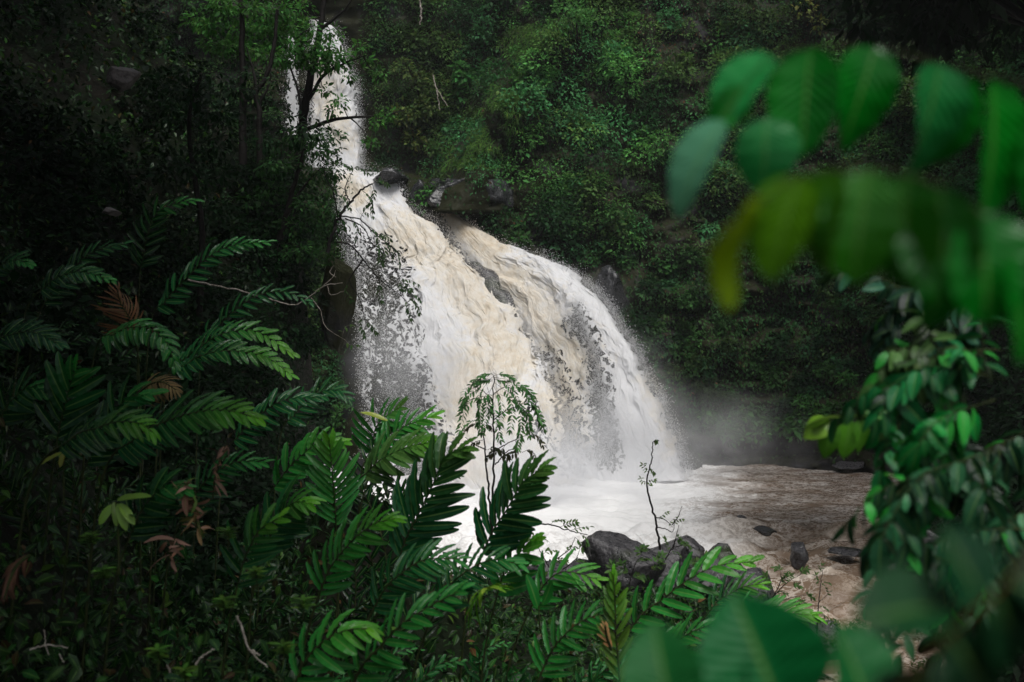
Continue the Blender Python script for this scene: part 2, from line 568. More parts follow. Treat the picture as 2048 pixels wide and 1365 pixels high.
def make_fall(name, label, curves, nu, nv, amp, seed, edge=0.5, drops=9000, spread=0.22, dsz=(0.008, 0.022)):
    """curves: flow lines (px, py, distance) from the lip to the foot"""
    C = A([catmull([P(*p) for p in c], nv) for c in curves])            # (k, nv, 3)
    S = A([catmull(C[:, j], nu) for j in range(nv)])                     # (nv, nu, 3)
    du, dv = np.gradient(S, axis=1), np.gradient(S, axis=0)
    nn = nrm(np.cross(du, dv))
    nn = nn * np.sign(-(nn * nrm(S - A([0, 0, CAMZ]))).sum(-1, keepdims=True))
    sv = np.cumsum(np.linalg.norm(dv, axis=-1), 0)
    su = np.cumsum(np.linalg.norm(du, axis=-1), 1)
    age = np.linspace(0, 1, nv)[:, None]
    grow = 0.25 + 0.75 * sstep(0, 0.3, age)
    q = np.stack([su, sv * 0.42, S[..., 1] * 0.2], -1)
    warp = np.stack([fbm(q * 0.7, 2, seed + 50), fbm(q * 0.7, 2, seed + 51), 0 * su], -1) * 0.8
    q = q + warp
    q3 = np.stack([su, sv * 0.8, 0 * su], -1) + warp * 0.4
    disp = 0.85 * fbm(q * 0.6, 3, seed) + 0.36 * fbm(q3 * A([1.6, 0.9, 1]), 3, seed + 7, 0.5) + 0.13 * fbm(np.stack([su * 5.5 + 0.5 * warp[..., 0], sv * 1.1, 0 * su], -1), 3, seed + 13, 0.75)
    px, py = proj(S)
    mud, thin = field(MUD, px, py), field(THIN, px, py)
    V = S + nn * (amp * grow * disp * (1 - 0.45 * thin))[..., None]
    V = V + (du / (np.linalg.norm(du, axis=-1, keepdims=True) + 1e-6)) * (amp * 0.45 * grow * (fbm(q * 3.1, 3, seed + 23) + 1.3 * fbm(q * A([1.0, 2.2, 1]), 3, seed + 24)))[..., None]
    # ragged edges and torn, see-through water
    e = np.minimum(np.linspace(0, 1, nu), 1 - np.linspace(0, 1, nu))[None, :] * su[:, -1:]
    g = 1.25 * fbm(np.stack([su * 12, sv * 6.5, 0 * su], -1), 2, seed + 31, 0.9)
    big = fbm(np.stack([su * 0.9, sv * 0.28, 0 * su], -1), 3, seed + 37)
    hole = thin * 1.25 + 0.45 * big * np.clip(thin * 3, 0, 1) + np.clip(1 - e / edge, 0, 1) ** 1.5 * 0.8
    keep = (g + 0.52 > hole) | (hole < 0.16)
    fc = grid_faces(nv, nu)
    kf = keep.ravel()[fc].sum(1) >= 3
    col = np.zeros((nv * nu, 3))
    col[:, 0] = (mud + 0.10 * fbm(q * 1.1, 4, seed + 3) - 0.18 * np.clip(thin, 0, 1)).ravel()
    m = MB()
    m.add(V, fc[kf], col)
    # flying drops along the edges and over the torn water
    rs = np.random.RandomState(seed)
    w = (np.clip(1 - e / 0.6, 0, 1) * 1.2 * grow + thin * 1.0 + 0.06) * (0.35 + 0.65 * age)
    w = (w / w.sum()).ravel()
    pick = rs.choice(nv * nu, drops, p=w)
    side = np.where(np.linspace(0, 1, nu) < 0.5, -1.0, 1.0)
    sd = side[pick % nu][:, None] * nrm(du.reshape(-1, 3)[pick])
    pos = V.reshape(-1, 3)[pick] + sd * (np.abs(rs.randn(drops, 1)) * spread - 0.15) * np.clip(1 - e.ravel()[pick] / 0.6, 0, 1)[:, None] \
        + nn.reshape(-1, 3)[pick] * np.abs(rs.randn(drops, 1)) * 0.22 + rs.randn(drops, 3) * 0.08 + A([0, 0, 0.10])
    r = rs.uniform(dsz[0], dsz[1], (drops, 1, 1)) * rs.uniform(0.5, 1, (drops, 1, 1))
    tet = A([[1, 1, 1], [1, -1, -1], [-1, 1, -1], [-1, -1, 1]]) * 0.75
    dvv = pos[:, None] + tet[None] * r * rs.uniform(0.6, 1.4, (drops, 1, 3))
    ff = (A([[0, 1, 2], [0, 3, 1], [0, 2, 3], [1, 3, 2]])[None] + (np.arange(drops) * 4)[:, None, None]).reshape(-1, 3)
    dc = np.zeros((drops * 4, 3)); dc[:, 0] = np.repeat(col[pick, 0], 4) * 0.6
    m.add(dvv, ff, dc)
    o = m.build(name, M_FOAM)
    tag(o, label, "waterfall")
    return o


FL = [[(660, 334, 55.5), (664, 352, 52.8), (672, 420, 51.6), (692, 500, 50), (706, 600, 48), (716, 720, 46), (728, 850, 44.2), (742, 985, 42.4)],
      [(694, 336, 55.0), (704, 354, 52.8), (722, 400, 51.8), (778, 490, 49.8), (818, 600, 47.6), (838, 740, 45.2), (856, 860, 43.2), (868, 985, 41.4)],
      [(728, 343, 54.2), (740, 358, 52.6), (776, 402, 51.8), (836, 480, 50), (898, 590, 47.6), (934, 740, 44.8), (950, 860, 42.6), (962, 990, 40.6)],
      [(764, 345, 54.0), (774, 358, 52.6), (808, 410, 51.6), (876, 486, 49.8), (958, 590, 47.6), (1012, 730, 44.8), (1046, 860, 42.4), (1066, 990, 40.4)],
      [(790, 350, 54.0), (800, 364, 52.6), (826, 420, 51.8), (910, 492, 50.2), (1012, 600, 48.2), (1096, 730, 45.6), (1136, 850, 43.2), (1166, 980, 41.2)]]
make_fall("waterfall", "broad main cascade of white and muddy foam filling the middle of the gorge", FL, 380, 600, 0.55, 3, 0.45, 45000)
FR = [[(876, 414, 51.6), (896, 470, 51.1), (952, 545, 50), (1026, 640, 48.6), (1078, 740, 46.8), (1116, 850, 44.6), (1146, 975, 42.4)],
      [(882, 412, 51.6), (930, 462, 50.8), (1010, 540, 49.6), (1096, 630, 47.8), (1152, 740, 45.8), (1192, 850, 43.8), (1222, 970, 42)],
      [(890, 416, 51.6), (956, 466, 50.8), (1040, 524, 49.6), (1150, 600, 47.6), (1216, 720, 45.6), (1262, 840, 43.8), (1300, 966, 42.2)],
      [(900, 420, 51.8), (974, 474, 51), (1096, 524, 49.6), (1182, 586, 48), (1244, 700, 46), (1304, 830, 44), (1352, 962, 42.2)],
      [(906, 426, 51.8), (992, 490, 51.2), (1112, 532, 50), (1200, 592, 48.4), (1262, 700, 46.4), (1336, 830, 44.2), (1384, 960, 42.4)]]
make_fall("waterfall", "tan right-hand cascade shooting from a notch between dark ledges and fanning right", FR, 300, 580, 0.5, 11, 0.4, 70000, 0.24)
FU = [[(622, 40, 61.0), (622, 130, 60.8), (620, 230, 60.4), (618, 352, 59.4)],
      [(640, 42, 60.8), (650, 130, 60.4), (656, 230, 59.8), (658, 356, 58.8)],
      [(662, 52, 60.8), (684, 130, 60.2), (696, 230, 59.6), (700, 358, 58.6)],
      [(676, 66, 61.0), (704, 140, 60.6), (724, 230, 60.0), (732, 350, 59.0)]]
make_fall("waterfall", "tall upper fall of white water behind the forked tree", FU, 150, 380, 0.45, 23, 0.5, 14000)
FS = [[(574, 60, 61.2), (572, 150, 61.0), (574, 270, 60.6)], [(590, 62, 61.0), (594, 150, 60.8), (600, 272, 60.2)]]
make_fall("waterfall", "narrow thin side ribbon of water left of the upper fall", FS, 34, 220, 0.3, 29, 0.4, 1800, 0.3)


FW = [[(1588, -40, 57.5), (1590, 20, 57.0), (1584, 95, 55.6)], [(1604, -40, 57.5), (1612, 20, 57.0), (1612, 95, 55.6)]]
make_fall("waterfall", "faint thin trickle of water high on the wall at the upper right", FW, 30, 160, 0.3, 37, 0.9, 900, 0.3)


# ------------------------------------------------------------------ pool and stream
def water_mat():
    m, N, L, out = new_mat("muddy_water")
    at = N.new("ShaderNodeAttribute"); at.attribute_name = "col"
    sep = N.new("ShaderNodeSeparateColor"); L.new(at.outputs['Color'], sep.inputs[0])
    geo = N.new("ShaderNodeNewGeometry")
    mp = N.new("ShaderNodeMapping"); mp.inputs['Scale'].default_value = (1, 1.35, 1)
    L.new(geo.outputs['Position'], mp.inputs['Vector'])
    n0 = N.new("ShaderNodeTexNoise"); n0.inputs['Scale'].default_value = 0.8; n0.inputs['Detail'].default_value = 3
    L.new(mp.outputs[0], n0.inputs['Vector'])
    wv = mix_n(N, L, 0.5, mp.outputs[0], n0.outputs['Color'], 'ADD')
    n1 = noise_n(N, L, 1.3, 5, 0.62, wv)
    ridg = math_n(N, L, 'ABSOLUTE', math_n(N, L, 'SUBTRACT', n1, 0.5))
    lines = math_n(N, L, 'MULTIPLY_ADD', ridg, -26.0, True)
    lines.node.inputs[2].default_value = 1.0
    n4 = noise_n(N, L, 3.4, 5, 0.66, wv)
    ridg2 = math_n(N, L, 'ABSOLUTE', math_n(N, L, 'SUBTRACT', n4, 0.5))
    lines2 = math_n(N, L, 'MULTIPLY_ADD', ridg2, -22.0, True)
    lines2.node.inputs[2].default_value = 0.9
    patch = math_n(N, L, 'MULTIPLY_ADD', noise_n(N, L, 0.7, 3, 0.5, mp.outputs[0]), 3.2, True)
    patch.node.inputs[2].default_value = -1.0
    lines = math_n(N, L, 'MULTIPLY', math_n(N, L, 'MAXIMUM', lines, lines2), math_n(N, L, 'MAXIMUM', patch, sep.outputs[0]))
    base_k = math_n(N, L, 'MULTIPLY_ADD', sep.outputs[0], 1.35)
    base_k.node.inputs[2].default_value = -0.18
    amt = math_n(N, L, 'MULTIPLY_ADD', sep.outputs[0], 0.7)
    amt.node.inputs[2].default_value = 0.75
    k = math_n(N, L, 'ADD', math_n(N, L, 'MAXIMUM', base_k, 0.0), math_n(N, L, 'MULTIPLY', lines, amt), True)
    n2 = noise_n(N, L, 0.5, 4, 0.5, geo.outputs['Position'])
    brown = ramp_n(N, L, n2, [(0.3, (0.120, 0.083, 0.058)), (0.7, (0.195, 0.140, 0.103))])
    brown = mix_n(N, L, sep.outputs[2], brown, (0.165, 0.115, 0.078))
    white = mix_n(N, L, sep.outputs[1], (0.74, 0.735, 0.73), (0.55, 0.46, 0.36))
    col = mix_n(N, L, k, brown, white)
    p = N.new("ShaderNodeBsdfPrincipled"); L.new(col, p.inputs['Base Color']); p.inputs['Specular IOR Level'].default_value = 0.12
    L.new(math_n(N, L, 'MULTIPLY_ADD', k, 0.45), p.inputs['Roughness'])
    p.inputs['Roughness'].links[0].from_node.inputs[2].default_value = 0.22
    n3 = noise_n(N, L, 5.0, 5, 0.65, wv)
    bn = N.new("ShaderNodeBump"); bn.inputs['Strength'].default_value = 0.5; bn.inputs['Distance'].default_value = 0.05
    L.new(n3, bn.inputs['Height']); L.new(bn.outputs[0], p.inputs['Normal'])
    L.new(p.outputs[0], out.inputs[0])
    return m


xs, ys = np.arange(-9, 21, 0.085), np.arange(11, 50.5, 0.085)
X, Y = np.meshgrid(xs, ys)
wz = np.interp(ys, [10, 17, 21, 25, 28, 60], [-0.75, -0.6, -0.35, -0.12, 0, 0])[:, None] + 0 * X
px, py = 1024 + X / Y * FPX, 682.5 + (CAMZ - wz) / Y * FPX
foam = 0.92 - sstep(1280, 1560, px + 90 * fbm(v3(X * .5, Y * .9), 4, 60)) * 0.92
near = sstep(1030, 1090, py)
foam = foam * (1 - near) + near * (0.70 - 0.66 * sstep(1440, 1590, px + 70 * fbm(v3(X * .8, Y * 1.2), 3, 64)))
rap = np.zeros_like(X)
crest = fbm(v3(X * 1.3, Y * 1.3), 3, 71)
for (cx, cy, wx, wy, hh) in ((1670, 1072, 40, 12, 0.30), (1740, 1072, 60, 16, 0.42), (1800, 1052, 50, 14, 0.38), (1690, 1110, 60, 10, -0.2),
                            (1640, 1165, 90, 12, 0.18), (1720, 1190, 60, 14, 0.2), (1760, 1240, 50, 12, 0.25), (1660, 1255, 60, 10, 0.2), (1500, 1060, 90, 10, 0.3), (1430, 1075, 60, 10, 0.25)):
    q = ((px - cx) / wx) ** 2 + ((py - cy) / wy) ** 2
    rap += hh * np.exp(-q)
    foam = np.maximum(foam, (0.52 if hh > 0 else 0) * np.exp(-((px - cx) / wx / 0.8) ** 2 - ((py - cy - 3 - 10 * crest) / (wy * 0.55)) ** 2) * (0.75 + 0.9 * crest))
q = v3(X, Y * 1.6)
wz = wz + rap * (1 + 0.5 * fbm(q * 1.6, 3, 66)) + (0.07 + 0.30 * near + 0.26 * foam) * fbm(q * 0.9, 4, 61, 0.5) + (0.012 + 0.014 * foam + 0.035 * near) * fbm(q * 3.5, 3, 62, 0.6)
mb = MB()
col = np.zeros(X.shape + (3,)); col[..., 0] = np.clip(foam, 0, 1); col[..., 1] = np.clip(near * 0.40 * sstep(1400, 1560, px) + rap * 0.9 + 0.25 * sstep(1380, 1500, px), 0, 1)
col[..., 2] = np.clip(near * 0.9, 0, 1)
mb.add(np.stack([X, Y, wz], -1), grid_faces(len(ys), len(xs)), col.reshape(-1, 3))
tag(mb.build("water", water_mat()), "muddy brown pool and rapids streaked with white foam", "river", kind="structure")


# ------------------------------------------------------------------ rocks
_ico = {}
def ico(sub):
    if sub not in _ico:
        import bmesh
        b = bmesh.new()
        bmesh.ops.create_icosphere(b, subdivisions=sub, radius=1)
        _ico[sub] = (A([v.co[:] for v in b.verts]), A([[v.index for v in f.verts] for f in b.faces]))
        b.free()
    return _ico[sub]


def rock(name, label, c, size, seed, mat=None, cuts=16, sub=5, group=None):
    v, f = ico(sub)
    rs = np.random.RandomState(seed)
    v = v.copy()
    for _ in range(cuts):                       # flat broken faces
        n = nrm(rs.randn(3))
        d = rs.uniform(0.50, 0.88)
        s = v @ n
        v = v - np.clip(s - d, 0, None)[:, None] * n * 0.92
    v = v * (1 + 0.13 * fbm(v * 1.7 + seed, 4, seed)[:, None] + 0.07 * fbm(v * 6 + seed, 4, seed + 1, 0.6)[:, None]) * 1.12
    m = MB()
    m.add(v * A(size), f)
    o = m.build(name, mat or M_ROCK, smooth=True)
    o.location = [float(a) for a in c]
    o.rotation_euler = (0, 0, rs.uniform(-0.4, 0.4))
    return tag(o, label, "rock", group)


for (px_, py_, d_, sz, lab, sd_) in (
        (1252, 1128, 22.5, (0.98, 0.8, 0.80), "tall angular grey boulder with a flat top by the white water", 1),
        (1325, 1135, 23.0, (0.95, 0.8, 0.72), "rounded dark boulder at the foot of the leaning bare twig", 2),
        (1385, 1140, 22.5, (0.55, 0.5, 0.50), "small dark boulder wedged between two larger ones on the bank", 31),
        (1438, 1148, 22.3, (0.85, 0.6, 0.62), "flat topped boulder at the right end of the bank rocks", 4),
        (1180, 1165, 22.8, (0.6, 0.6, 0.5), "low dark boulder left of the tall angular one", 5),
        (1500, 1210, 20.5, (0.7, 0.6, 0.75), "dark sloping boulder under the ginger tip at the stream edge", 6),
        (1100, 1150, 22.0, (0.8, 0.5, 0.4), "low bank rock behind the ginger leaves", 12),
        (1600, 1112, 26.6, (0.30, 0.32, 0.36), "round grey rock alone in the white rapids", 7),
        (1482, 1052, 31.6, (0.22, 0.3, 0.30), "small square rock half lost in the mist", 8),
        (1528, 1064, 30.6, (0.36, 0.3, 0.16), "low flat rock washed over by the pool", 9),
        (1700, 1104, 27.2, (0.5, 0.45, 0.14), "smooth rock under a brown standing wave", 10),
        (1640, 1285, 18.6, (0.6, 0.5, 0.34), "dark wet rock under the fine leaved bush", 14),
        (1845, 1140, 23.0, (1.2, 1.2, 1.05), "big black boulder on the far right bank of the stream", 15),
        (1930, 1020, 27.0, (1.7, 1.4, 1.5), "huge black rock in the shade behind the right-hand leaves", 16),
        (1700, 932, 45.5, (0.9, 0.5, 0.22), "low wet rock with splashes at the far edge of the pool", 17)):
    rock("boulder", lab, P(px_, py_, d_), sz, sd_)
for (px_, py_, d_, sz, lab, sd_) in (
        (785, 358, 53.0, (0.9, 1.6, 0.5), "wet ledge rock on the lip of the main cascade", 18),
        (845, 405, 52.6, (0.75, 1.3, 1.25), "mossy dark rock dividing the two cascades", 19),
        (905, 380, 52.6, (1.35, 1.2, 0.75), "grey shiny ledge rock above the tan notch", 20),
        (975, 395, 52.4, (1.35, 1.3, 1.25), "dark broken ledge rock right of the tan notch", 21),
        (888, 402, 51.7, (1.0, 0.9, 0.55), "low black rock shelf at the head of the tan notch", 25),
        (905, 448, 52.6, (0.6, 1.0, 1.1), "black rock fin between the cascades", 22),
        (1225, 600, 50.6, (0.9, 1.4, 1.6), "black wet rock right of the fanning spray", 24)):
    rock("ledge_rock", lab, P(px_, py_, d_), sz, sd_, M_LEDGE)
# the bare ridge that the two cascades pour around
mb = MB()
rg = catmull([P(930, 520, 50.1), P(965, 548, 49.4), P(1000, 600, 48.4), P(1022, 650, 47.6), P(1040, 720, 46.6)], 40)
tube(mb, rg + 0.10 * fbm(rg * 2, 3, 5)[:, None], [0.15, 0.45, 0.5, 0.4, 0.15], 12)
mb.v[0] = mb.v[0] + 0.14 * fbm(mb.v[0] * 2.4, 4, 8)[:, None]
tag(mb.build("rock_ridge", M_ROCK), "narrow dark rock ridge splitting the foaming cascades", "rock")
rock("rock_outcrop", "pale pinkish rock patch high on the dark left slope", P(242, 158, 21.5), (0.40, 0.4, 0.26), 41, M_PALE)
rock("rock_outcrop", "small dull pale rock half buried in the dark left slope", P(222, 424, 17.5), (0.15, 0.2, 0.09), 42, M_PALE)
rock("rock_outcrop", "smooth dark rock corner at the left edge of the main cascade", P(672, 585, 34.5), (0.55, 0.9, 1.75), 43, M_CLIFF, 9)

# ------------------------------------------------------------------ cliff vegetation
def jitter(n, base, amt, rs):
    """natural spread of leaf colour around a base green"""
    b = A(base, float)
    k = np.exp(rs.randn(n, 1) * amt)
    h = rs.randn(n, 1) * amt * 0.5
    c = b * k
    c[:, 0:1] *= np.exp(h)
    return np.clip(c, 0.001, 0.6)


GREEN = (0.034, 0.108, 0.023)
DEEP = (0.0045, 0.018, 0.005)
BLUEG = (0.028, 0.100, 0.034)
OLIVE = (0.036, 0.078, 0.018)
YELLOW = (0.19, 0.20, 0.025)
BROWN = (0.045, 0.027, 0.012)
BRIGHT = (0.060, 0.150, 0.022)


def cliff_pt(px, py):
    return P(px, py, cliff_d(px, py))


def clump(m, c, r, n, size, col, rs, out=A([0.1, -0.75, 0.55]), tpl=T_RHOMB, squash=(1, 0.7, 0.9), amt=0.28, hang=0.35):
    """a bushy mound of leaves growing out of a wall or a twig"""
    u = nrm(rs.randn(n, 3))
    u = np.where(((u * out).sum(1) < -0.25)[:, None], -u, u)
    rad = r * (0.55 + 0.45 * rs.rand(n, 1) ** 0.6) * (1 + 0.35 * vnoise(u * 2.2 + c.sum(), 3)[:, None])
    p = c + u * rad * A(squash)
    d = nrm(u * 0.8 + rs.randn(n, 3) * 0.55 + A([0, -0.15, -hang]))
    nn = nrm(u * 0.6 + A([0, -0.2, 0.8]) + rs.randn(n, 3) * 0.4)
    L = size * np.exp(rs.randn(n) * 0.25)
    add_leaves(m, p, d, nn, L, L * rs.uniform(0.4, 0.6, n), jitter(n, col, amt, rs), tpl, 0.15)


rs = np.random.RandomState(101)
mb = MB()


def veg_density(px, py):
    d = 0.75 + 0.55 * fbm(v3(px / 90, py / 90), 3, 77)
    d = np.where((px > 1230) & (py > 480), d * 1.0 + 0.15, d)
    d = d * (1 - 0.9 * sstep(862, 882, py) * (px > 1300))                        # dark recess at the water line
    d = d * (1 - 0.9 * np.exp(-((px - 1215) / 60) ** 2 - ((py - 600) / 75) ** 2))       # bare black rock by the spray
    d = d * (1 - 0.9 * np.exp(-((px - 930) / 120) ** 2 - ((py - 400) / 72) ** 2))
    d = d * (1 - 0.95 * ((px > 560) & (px < 745) & (py < 345)))                       # recess of the upper fall
    d = d * (1 - 0.85 * np.exp(-((px - 1510) / 80) ** 2 - ((py - 575) / 26) ** 2))
    d = d * (1 - 0.8 * np.exp(-((px - 1590) / 26) ** 2 - ((py - 60) / 60) ** 2))
    d = d * ~((px > 690) & (px < 1380) & (py > np.interp(px, [690, 800, 900, 1000, 1100, 1200, 1300, 1380], [330, 380, 420, 480, 505, 570, 730, 860])))
    return d


# low creeping cover: single leaves everywhere on the wall
n = 200000
px, py = rs.uniform(-100, 2250, n), rs.uniform(-180, 925, n)
k = rs.rand(n) < veg_density(px, py)
px, py = px[k], py[k]
pos = cliff_pt(px, py) + A([0, -0.10, 0.03]) + rs.randn(len(px), 3) * 0.06
t = 0.5 + 0.9 * fbm(v3(px / 70, py / 70), 3, 88)
col = jitter(len(px), A(DEEP) * 2.2, 0.15, rs) * (1 - np.clip(t, 0, 1)[:, None]) + jitter(len(px), OLIVE, 0.15, rs) * 0.55 * np.clip(t, 0, 1)[:, None]
br = rs.rand(len(px)) < 0.02 + 0.25 * np.exp(-((px - 1330) / 110) ** 2 - ((py - 60) / 110) ** 2)
col[br] = jitter(br.sum(), BROWN, 0.3, rs)
L = rs.uniform(0.11, 0.26, len(px))
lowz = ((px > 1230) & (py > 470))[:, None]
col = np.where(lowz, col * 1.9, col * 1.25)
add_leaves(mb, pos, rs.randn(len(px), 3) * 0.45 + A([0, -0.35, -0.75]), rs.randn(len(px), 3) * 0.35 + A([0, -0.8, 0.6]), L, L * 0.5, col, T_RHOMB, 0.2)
# bushes: mounds of leaves of many sizes
ncl = 0
while ncl < 1150:
    px, py = rs.uniform(300, 2200), rs.uniform(-150, 880)
    if rs.rand() > float(veg_density(px, py)) * 0.9:
        continue
    if px < 900 and py < 340 and rs.rand() < 0.35:
        continue
    ncl += 1
    c = cliff_pt(px, py)
    low = (px > 1230 and py > 480)
    r = rs.uniform(0.30, 0.75) if low else rs.uniform(0.45, 1.5)
    tn = float(fbm(v3(px / 110, py / 110), 2, 91)) + rs.randn() * 0.22
    bright = math.exp(-((px - 1180) / 260) ** 2 - ((py - 190) / 210) ** 2)  # light on the upper middle wall, carried by the leaf colour
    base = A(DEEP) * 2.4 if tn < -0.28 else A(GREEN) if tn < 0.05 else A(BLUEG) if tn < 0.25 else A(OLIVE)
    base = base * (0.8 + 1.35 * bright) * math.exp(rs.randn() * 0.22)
    if low:
        base = base * 0.8
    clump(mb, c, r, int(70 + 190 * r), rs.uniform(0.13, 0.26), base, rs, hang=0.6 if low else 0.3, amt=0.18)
# band of broad leaved plants above the pool
for k in range(34):
    px, py = rs.uniform(1395, 1660), rs.uniform(825, 872)
    clump(mb, cliff_pt(px, py) + A([0, -0.3, 0]), rs.uniform(0.3, 0.55), 55, 0.30, A(GREEN) * 1.1, rs, hang=0.5)
tag(mb.build("cliff_vegetation", M_LEAF), "mass of creepers and low bushes clothing the rock wall", "vegetation", kind="stuff")

# long grass spilling down the bright spur
mb = MB()
n = 8000
py = rs.uniform(40, 345, n)
px = ridge_x(py) + rs.randn(n) * 42 + 22
k = (px > 880) & (fbm(v3(px / 40, py / 40), 3, 12) > -0.25)
px, py = px[k], py[k]
pos = cliff_pt(px, py) + A([0, -0.12, 0.05])
L = rs.uniform(0.25, 0.5, len(px))
add_leaves(mb, pos, rs.randn(len(px), 3) * 0.35 + A([-0.25, -0.55, 0.1]), rs.randn(len(px), 3) * 0.2 + A([0, -0.4, 1]), L, L * 0.10,
           jitter(len(px), (0.042, 0.105, 0.016), 0.3, rs), T_MID, 0.75)
tag(mb.build("grass", M_LEAF), "pale green long grass hanging down the rocky spur", "grass", kind="stuff")

# shrubs on the wall one can tell apart
def wall_shrub(px, py, r, col, label, size=0.24, n=420, dz=0.5, stem=True, name="shrub", lobes=5):
    c = cliff_pt(px, py) + A([0, -0.5, 0])
    t = thing(name, label, "shrub", c)
    rs = np.random.RandomState(int(px * 7 + py))
    if stem:
        m = MB()
        tube(m, catmull([c + A([0, 0.6, -r * 1.0]), c + A([0.1, 0.1, -r * 0.4]), c + A([0, -0.1, 0.3])], 8), [0.07, 0.04], 6)
        m.build("stem", M_BARK, t, base=c)
    m = MB()
    for k in range(lobes):
        o = rs.randn(3) * r * A([0.55, 0.3, 0.5])
        clump(m, c + o, r * rs.uniform(0.4, 0.65), n // lobes, size, col, rs, hang=0.5)
    m.build("foliage", M_LEAF, t, base=c)


wall_shrub(835, 175, 1.7, (0.045, 0.080, 0.018), "hanging tree with yellowing leaves on the wall right of the upper fall", 0.30, 620)
wall_shrub(825, 262, 1.2, (0.060, 0.085, 0.018), "olive shrub drooping below the yellowing tree on the wall", 0.28, 330)
wall_shrub(935, 160, 1.15, (0.030, 0.115, 0.024), "bright strap leaved shrub at the left foot of the grassy spur", 0.42, 260)
wall_shrub(950, 60, 1.5, BLUEG, "blue green bush near the top edge above the grassy spur's left side", 0.22, 480)
wall_shrub(1120, 235, 1.6, A(BLUEG) * 1.25, "round blue green bush right beside the grassy spur", 0.2, 560)
wall_shrub(1255, 150, 1.5, A(GREEN) * 1.35, "bright green shrub in the middle of the upper wall", 0.22, 520)
wall_shrub(1150, 60, 1.6, A(GREEN) * 1.1, "green bush at the upper middle of the wall above the round bush", 0.22, 520)
wall_shrub(1330, 300, 1.3, A(GREEN) * 1.2, "leafy green shrub left of the blurred pale leaf", 0.22, 420)
wall_shrub(1275, 500, 1.1, A(GREEN) * 1.1, "low green bush above the spray on the right of the falls", 0.2, 380)
wall_shrub(1190, 430, 1.2, A(GREEN) * 0.95, "deep green bush on the wall above the right-hand cascade", 0.2, 400)
wall_shrub(1620, 10, 1.3, (0.085, 0.11, 0.022), "yellow green branch hanging in at the top edge of the wall", 0.26, 300)
wall_shrub(880, 300, 1.0, OLIVE, "olive bush on the slope above the wet ledge", 0.22, 300)

# yellow leaves of the hanging tree
# ------------------------------------------------------------------ trees
def tree(name, label, trunk, branches, clusters, col, leaf, mat=M_LEAF, r0=0.16, group=None, amt=0.3, per=90, cr=0.55, tpl=T_SMALL, bark=None, cat="tree", lw=0.45, part="crown", hang=0.35):
    """trunk / branches: lists of 3-D points; clusters: leaf cluster centres (3-D, radius)"""
    base = A(trunk[0], float)
    t = thing(name, label, cat, base, group)
    rs = np.random.RandomState(abs(int(base[0] * 91 + base[1] * 37 + len(label))) % 99999)
    m = MB()
    tp = catmull(trunk, 26)
    tp[1:-1] += rs.randn(24, 3) * r0 * 0.10
    tube(m, tp, [r0, r0 * 0.75, r0 * 0.45], 9)
    for b in branches:
        r1 = b[1] if isinstance(b, tuple) else r0 * 0.45
        b = b[0] if isinstance(b, tuple) else b
        bp = catmull(b, 18)
        bp[1:] += np.cumsum(rs.randn(17, 3) * r1 * 0.12, 0)
        tube(m, bp, [r1, r1 * 0.6, r1 * 0.2], 6)
    # twigs from the wood out to the leaf clusters
    wood = np.concatenate([tp] + [catmull(b[0] if isinstance(b, tuple) else b, 18) for b in branches])
    m2 = MB()
    for c, r in clusters:
        c = A(c, float)
        w = wood[np.argmin(((wood - c) ** 2).sum(1))]
        mid = (w + c) / 2 + rs.randn(3) * 0.12 * np.linalg.norm(c - w)
        tube(m, catmull([w, mid, c], 7), [r0 * 0.13, r0 * 0.05], 5)
        nl = int(per * (r / cr) ** 2) + 4
        u = nrm(rs.randn(nl, 3))
        rad = r * rs.rand(nl, 1) ** 0.5
        p = c + u * rad * A([1, 1, 0.6])
        d = nrm(u + rs.randn(nl, 3) * 0.5 + A([0, 0, -hang]))
        L = leaf * np.exp(rs.randn(nl) * 0.25)
        add_leaves(m2, p, d, rs.randn(nl, 3) * 0.45 + A([0, -0.2, 1]), L, L * lw, jitter(nl, col, amt, rs), tpl, 0.2)
    m.build("trunk", bark or M_BARK, t, base=base)
    m2.build(part, mat, t, base=base)
    return t


def cl(lst, d, r, jit=0.0):
    return [(P(x, y, d + (random.random() - 0.5) * jit), r) for x, y in lst]


# forked tree in front of the upper fall
D = 31.0
tree("forked_tree", "forked dark tree with bright green crown before the upper fall",
     [P(598, 330, D), P(604, 262, D), P(612, 200, D), P(628, 120, D), P(645, 30, D), P(655, -60, D)],
     [([P(606, 262, D), P(650, 246, D - .3), P(700, 236, D - .4), P(750, 232, D - .4), P(805, 222, D)], 0.075),
      ([P(700, 236, D - .4), P(718, 252, D - .4), P(732, 268, D - .5)], 0.03),
      ([P(616, 200, D), P(650, 150, D - .4), P(690, 128, D - .6), P(735, 110, D - 1)], 0.07),
      ([P(622, 150, D), P(600, 90, D + .4), P(560, 50, D + .6), P(500, 20, D + .5)], 0.07),
      ([P(640, 60, D), P(690, 20, D), P(720, -30, D)], 0.06),
      ([P(604, 230, D), P(588, 150, D + .5), P(560, 100, D + .8)], 0.06)],
     cl([(x, y) for x, y in ((420, 50), (455, 28), (480, 66), (510, 20), (520, 55), (545, 80), (560, 22), (575, 52), (590, 95), (600, 20), (615, 60), (640, 90),
                             (650, 108), (660, 65), (610, 112), (632, 128), (655, 130), (395, 42), (430, 90), (465, 95), (500, 100), (540, 112), (575, 118), (672, 120), (540, 40), (440, 10), (570, 80))], D - 0.3, 0.50, 2.0)
     + cl([(690, 112), (720, 95), (735, 118), (760, 150), (700, 150), (780, 230), (755, 245), (740, 285), (680, 205), (665, 220), (650, 180)], D - 0.5, 0.30, 1.0),
     (0.032, 0.110, 0.020), 0.15, per=170, r0=0.15)
